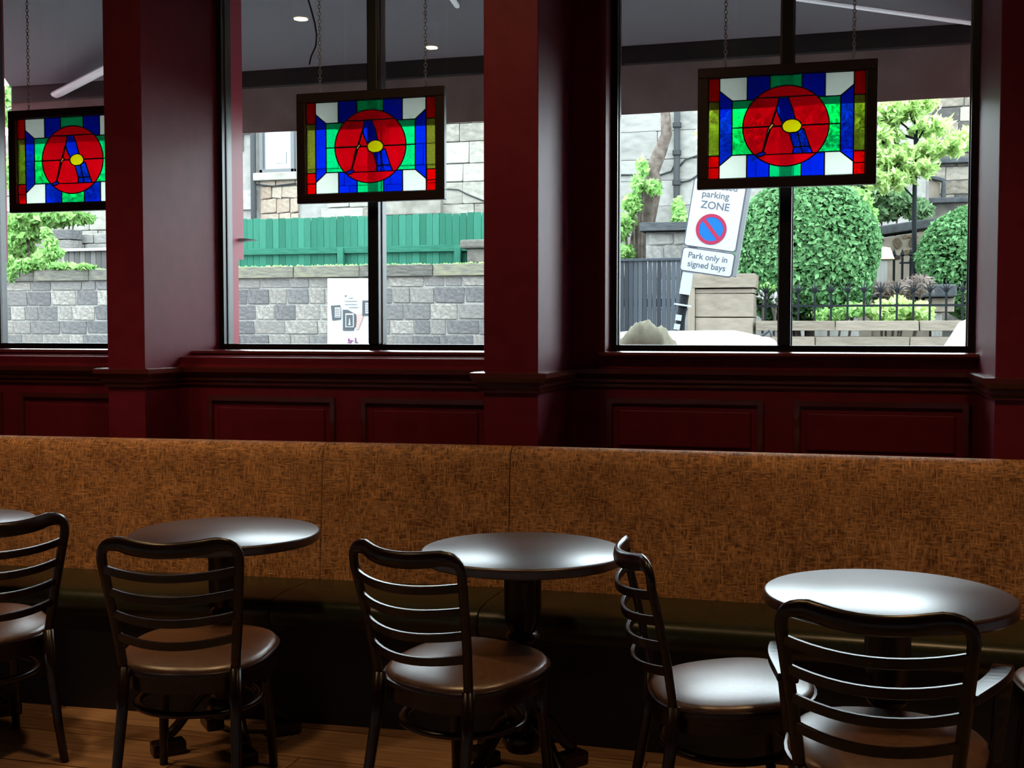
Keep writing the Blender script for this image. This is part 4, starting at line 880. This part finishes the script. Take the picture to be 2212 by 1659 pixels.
def plate(zc, hh, name):
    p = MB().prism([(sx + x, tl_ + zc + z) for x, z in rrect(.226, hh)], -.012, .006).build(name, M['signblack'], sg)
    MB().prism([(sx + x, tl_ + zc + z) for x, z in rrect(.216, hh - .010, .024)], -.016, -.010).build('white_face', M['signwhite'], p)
    return p
pl1 = plate(.105, .295, 'upper_plate'); pl2 = plate(-.300, .105, 'lower_plate')
MB().box(sx + .226, sx + .262, -.010, .05, tl_ - .39, tl_ + .39).build('side_channel', M['galv'], sg, bevel=.004)
for parent, txt, wd, x, z in ((pl1, 'Restricted', .335, -.015, .345), (pl1, 'parking', .230, -.020, .268), (pl1, 'ZONE', .246, -.012, .176), (pl2, 'Park only in', .335, 0, -.262), (pl2, 'signed bays', .325, 0, -.335)):
    o = inst('lettering', text_mesh(txt, wd, M['signblack']), parent, (sx + x, -.0165, tl_ + z), (1, 1, 1), (PI / 2, 0, 0))
cz = tl_ - .020; cx = sx - .012
def ring(r0, r1, n_=40): 
    q = MB()
    for i in range(n_):
        a0, a1 = 2 * PI * i / n_, 2 * PI * (i + 1) / n_
        q.prism([(cx + r0 * math.cos(a0), cz + r0 * math.sin(a0)), (cx + r1 * math.cos(a0), cz + r1 * math.sin(a0)), (cx + r1 * math.cos(a1), cz + r1 * math.sin(a1)), (cx + r0 * math.cos(a1), cz + r0 * math.sin(a1))], -.0215, -.0165)
    return q
rd = MB().prism([(cx + .124 * math.cos(2 * PI * i / 40), cz + .124 * math.sin(2 * PI * i / 40)) for i in range(40)], -.0195, -.016).build('roundel', M['signblue'], pl1)
ring(.102, .130).build('red_ring', M['signred'], pl1)
s_, c_ = math.sin(PI / 4), math.cos(PI / 4)
MB().prism([(cx - .075 - .011, cz + .075 - .011), (cx + .075 - .011, cz - .075 - .011), (cx + .075 + .011, cz - .075 + .011), (cx - .075 + .011, cz + .075 + .011)], -.0212, -.0166).build('red_bar', M['signred'], pl1)
for z, h_ in ((tl_ - .50, .20),): MB().box(-.044, .044, -.006, .04, z - h_ / 2, z + h_ / 2).build('pole_sticker', M['signwhite'], sg)
MB().box(-.07, .07, -.02, .06, tl_ - .70, tl_ - .685).build('pole_bracket', M['signwhite'], sg)
for z in (tl_ - .80, tl_ - .88): MB().box(-.042, .01, -.004, .03, z - .03, z + .02).build('pole_sticker', M['signwhite'], sg)
# ------------------------------------------------------------------ beige canvas bundle just outside window 3
cb = PY(1392, 720, 6.35); kp = 6.3 / FPX
sil = [(1338, 742), (1352, 727), (1362, 708), (1385, 694), (1396, 691), (1408, 700), (1418, 705), (1428, 704), (1436, 711), (1446, 722), (1456, 740)]
rows = []; 
def silz(px):
    for (x0, y0), (x1, y1) in zip(sil[:-1], sil[1:]):
        if x0 <= px <= x1: return y0 + (y1 - y0) * (px - x0) / (x1 - x0)
    return 745
cv = MB(); nx, ny = 28, 12; vv = []; 
for j in range(ny + 1):
    v_ = j / ny * 2 - 1
    for i in range(nx + 1):
        px = 1336 + 122 * i / nx; pt = PY(px, silz(px), 6.35); h = pt.z; fall = (1 - abs(v_) ** 2.2)
        z = 1.30 + (h - 1.30) * fall if abs(v_) < 1 else 1.25
        z += (.010 * math.sin(i * .8 + j * 1.3) + .006 * math.sin(i * 2.1 - j * .7)) * (1 - abs(v_))
        vv.append((pt.x + .02 * v_ * math.sin(i * .5), 6.35 + v_ * .19, z if 0 < i < nx else min(z, 1.30)))
ff = [(j * (nx + 1) + i, j * (nx + 1) + i + 1, (j + 1) * (nx + 1) + i + 1, (j + 1) * (nx + 1) + i) for j in range(ny) for i in range(nx)]
# skirt to the pavement
edge = [i for i in range(nx + 1)] + [j * (nx + 1) + nx for j in range(1, ny + 1)] + [ny * (nx + 1) + i for i in range(nx - 1, -1, -1)] + [j * (nx + 1) for j in range(ny - 1, 0, -1)]
o = len(vv); cxm = sum(v[0] for v in vv) / len(vv)
for k, i_ in enumerate(edge): x, y, z = vv[i_]; w__ = 1.35 + .08 * math.sin(k * 1.7); vv.append((cxm + (x - cxm) * w__, 6.35 + (y - 6.35) * w__, 0.0))
ne = len(edge); ff += [(edge[k], edge[(k + 1) % ne], o + (k + 1) % ne, o + k) for k in range(ne)]
tag(cv.add(vv, ff).build('canvas_bundle', M['canvas'], smooth=True), 'crumpled beige canvas bundle standing just outside the window', 'canvas cover')
# ------------------------------------------------------------------ parked cars
def car(name, x_rear, L_, roof, y, label, flipx, rear_steep):
    """side profile stations from rear bumper forward; flipx=-1 puts the rear on the right"""
    root = empty(name, (x_rear, y, -.10), 0, label, 'car')
    S = [(0, .55, .60, .62), (.03, .75, .80, .74), (.10, .98, 1.02, .80), (.10 + .28 * rear_steep, roof * .80, roof * .80, .76), (.22 + .42 * rear_steep, roof * .965, roof * .965, .66), (.9, roof, roof, .60), (1.7, roof * .995, roof * .995, .60), (2.25, roof * .955, roof * .955, .62), (2.75, roof * .80, roof * .80, .74), (3.1, .98, .98, .80), (3.7, .90, .90, .80), (L_ - .12, .74, .74, .74), (L_, .50, .50, .64)]
    rings = []
    for x, zt__, _, hwt in S:
        hw = .86 if .08 < x < L_ - .3 else .74; zb_ = .24; zm = min(.92, zt__ * .8); X = flipx * x
        rings.append([(X, -hw * .94, zb_), (X, -hw, .5 if zt__ > .6 else .35), (X, -hw * .985, zm), (X, -hwt * .97 if zt__ > .99 else -hw * .93, zt__ * .975), (X, -hwt * .82, zt__ * .995), (X, 0, zt__ + .012), (X, hwt * .82, zt__ * .995), (X, hwt * .97 if zt__ > .99 else hw * .93, zt__ * .975), (X, hw * .985, zm), (X, hw, .5 if zt__ > .6 else .35), (X, hw * .94, zb_)])
    MB().loop(rings).build('car_body', M['car'], root, smooth=math.radians(50))
    for s in (1, -1):
        for x0, x1, x0t, x1t in ((.55, 1.45, .72, 1.42), (1.52, 2.75, 1.50, 2.25)):
            q = [(flipx * x0, s * .862, .94), (flipx * x1, s * .862, .94), (flipx * x1t, s * .655, roof * .93), (flipx * x0t, s * .655, roof * .93)]
            MB().add(q + [(x, y_ - s * .02, z) for x, y_, z in q], [(0, 1, 2, 3), (7, 6, 5, 4), (0, 4, 5, 1), (1, 5, 6, 2), (2, 6, 7, 3), (3, 7, 4, 0)]).build('side_window', M['carglass'], root)
        for x in (.75, L_ - .80):
            wv = MB().sweep([(flipx * x, s * .70, .31), (flipx * x, s * .872, .31)], .31, ref=(0, 0, 1), seg=24).build('wheel', M['tyre'], root, smooth=S40)
            MB().sweep([(flipx * x, s * .86, .31), (flipx * x, s * .882, .31)], .19, ref=(0, 0, 1), seg=20).build('hub', M['galv'], wv, smooth=S40)
    return root
XR = PY(1690, 722, 8.85).x
car('parked_car', XR + .55, 4.0, 1.535, 8.85, 'white hatchback parked behind the canvas bundle', -1, 1.0)
XB = PY(2052, 690, 8.85).x
car('parked_car', XB - .22, 4.2, 1.67, 8.85, 'tall white car parked with its tail by the low wall', 1, .25)
MB().sweep([(-.70, -.05, 1.500), (-.64, -.05, 1.545), (-.62, -.05, 1.500)], .012, seg=6).build('aerial_fin', M['print'], [o for o in bpy.data.objects if o.name == 'parked_car'][0])
bpy.context.view_layer.update()
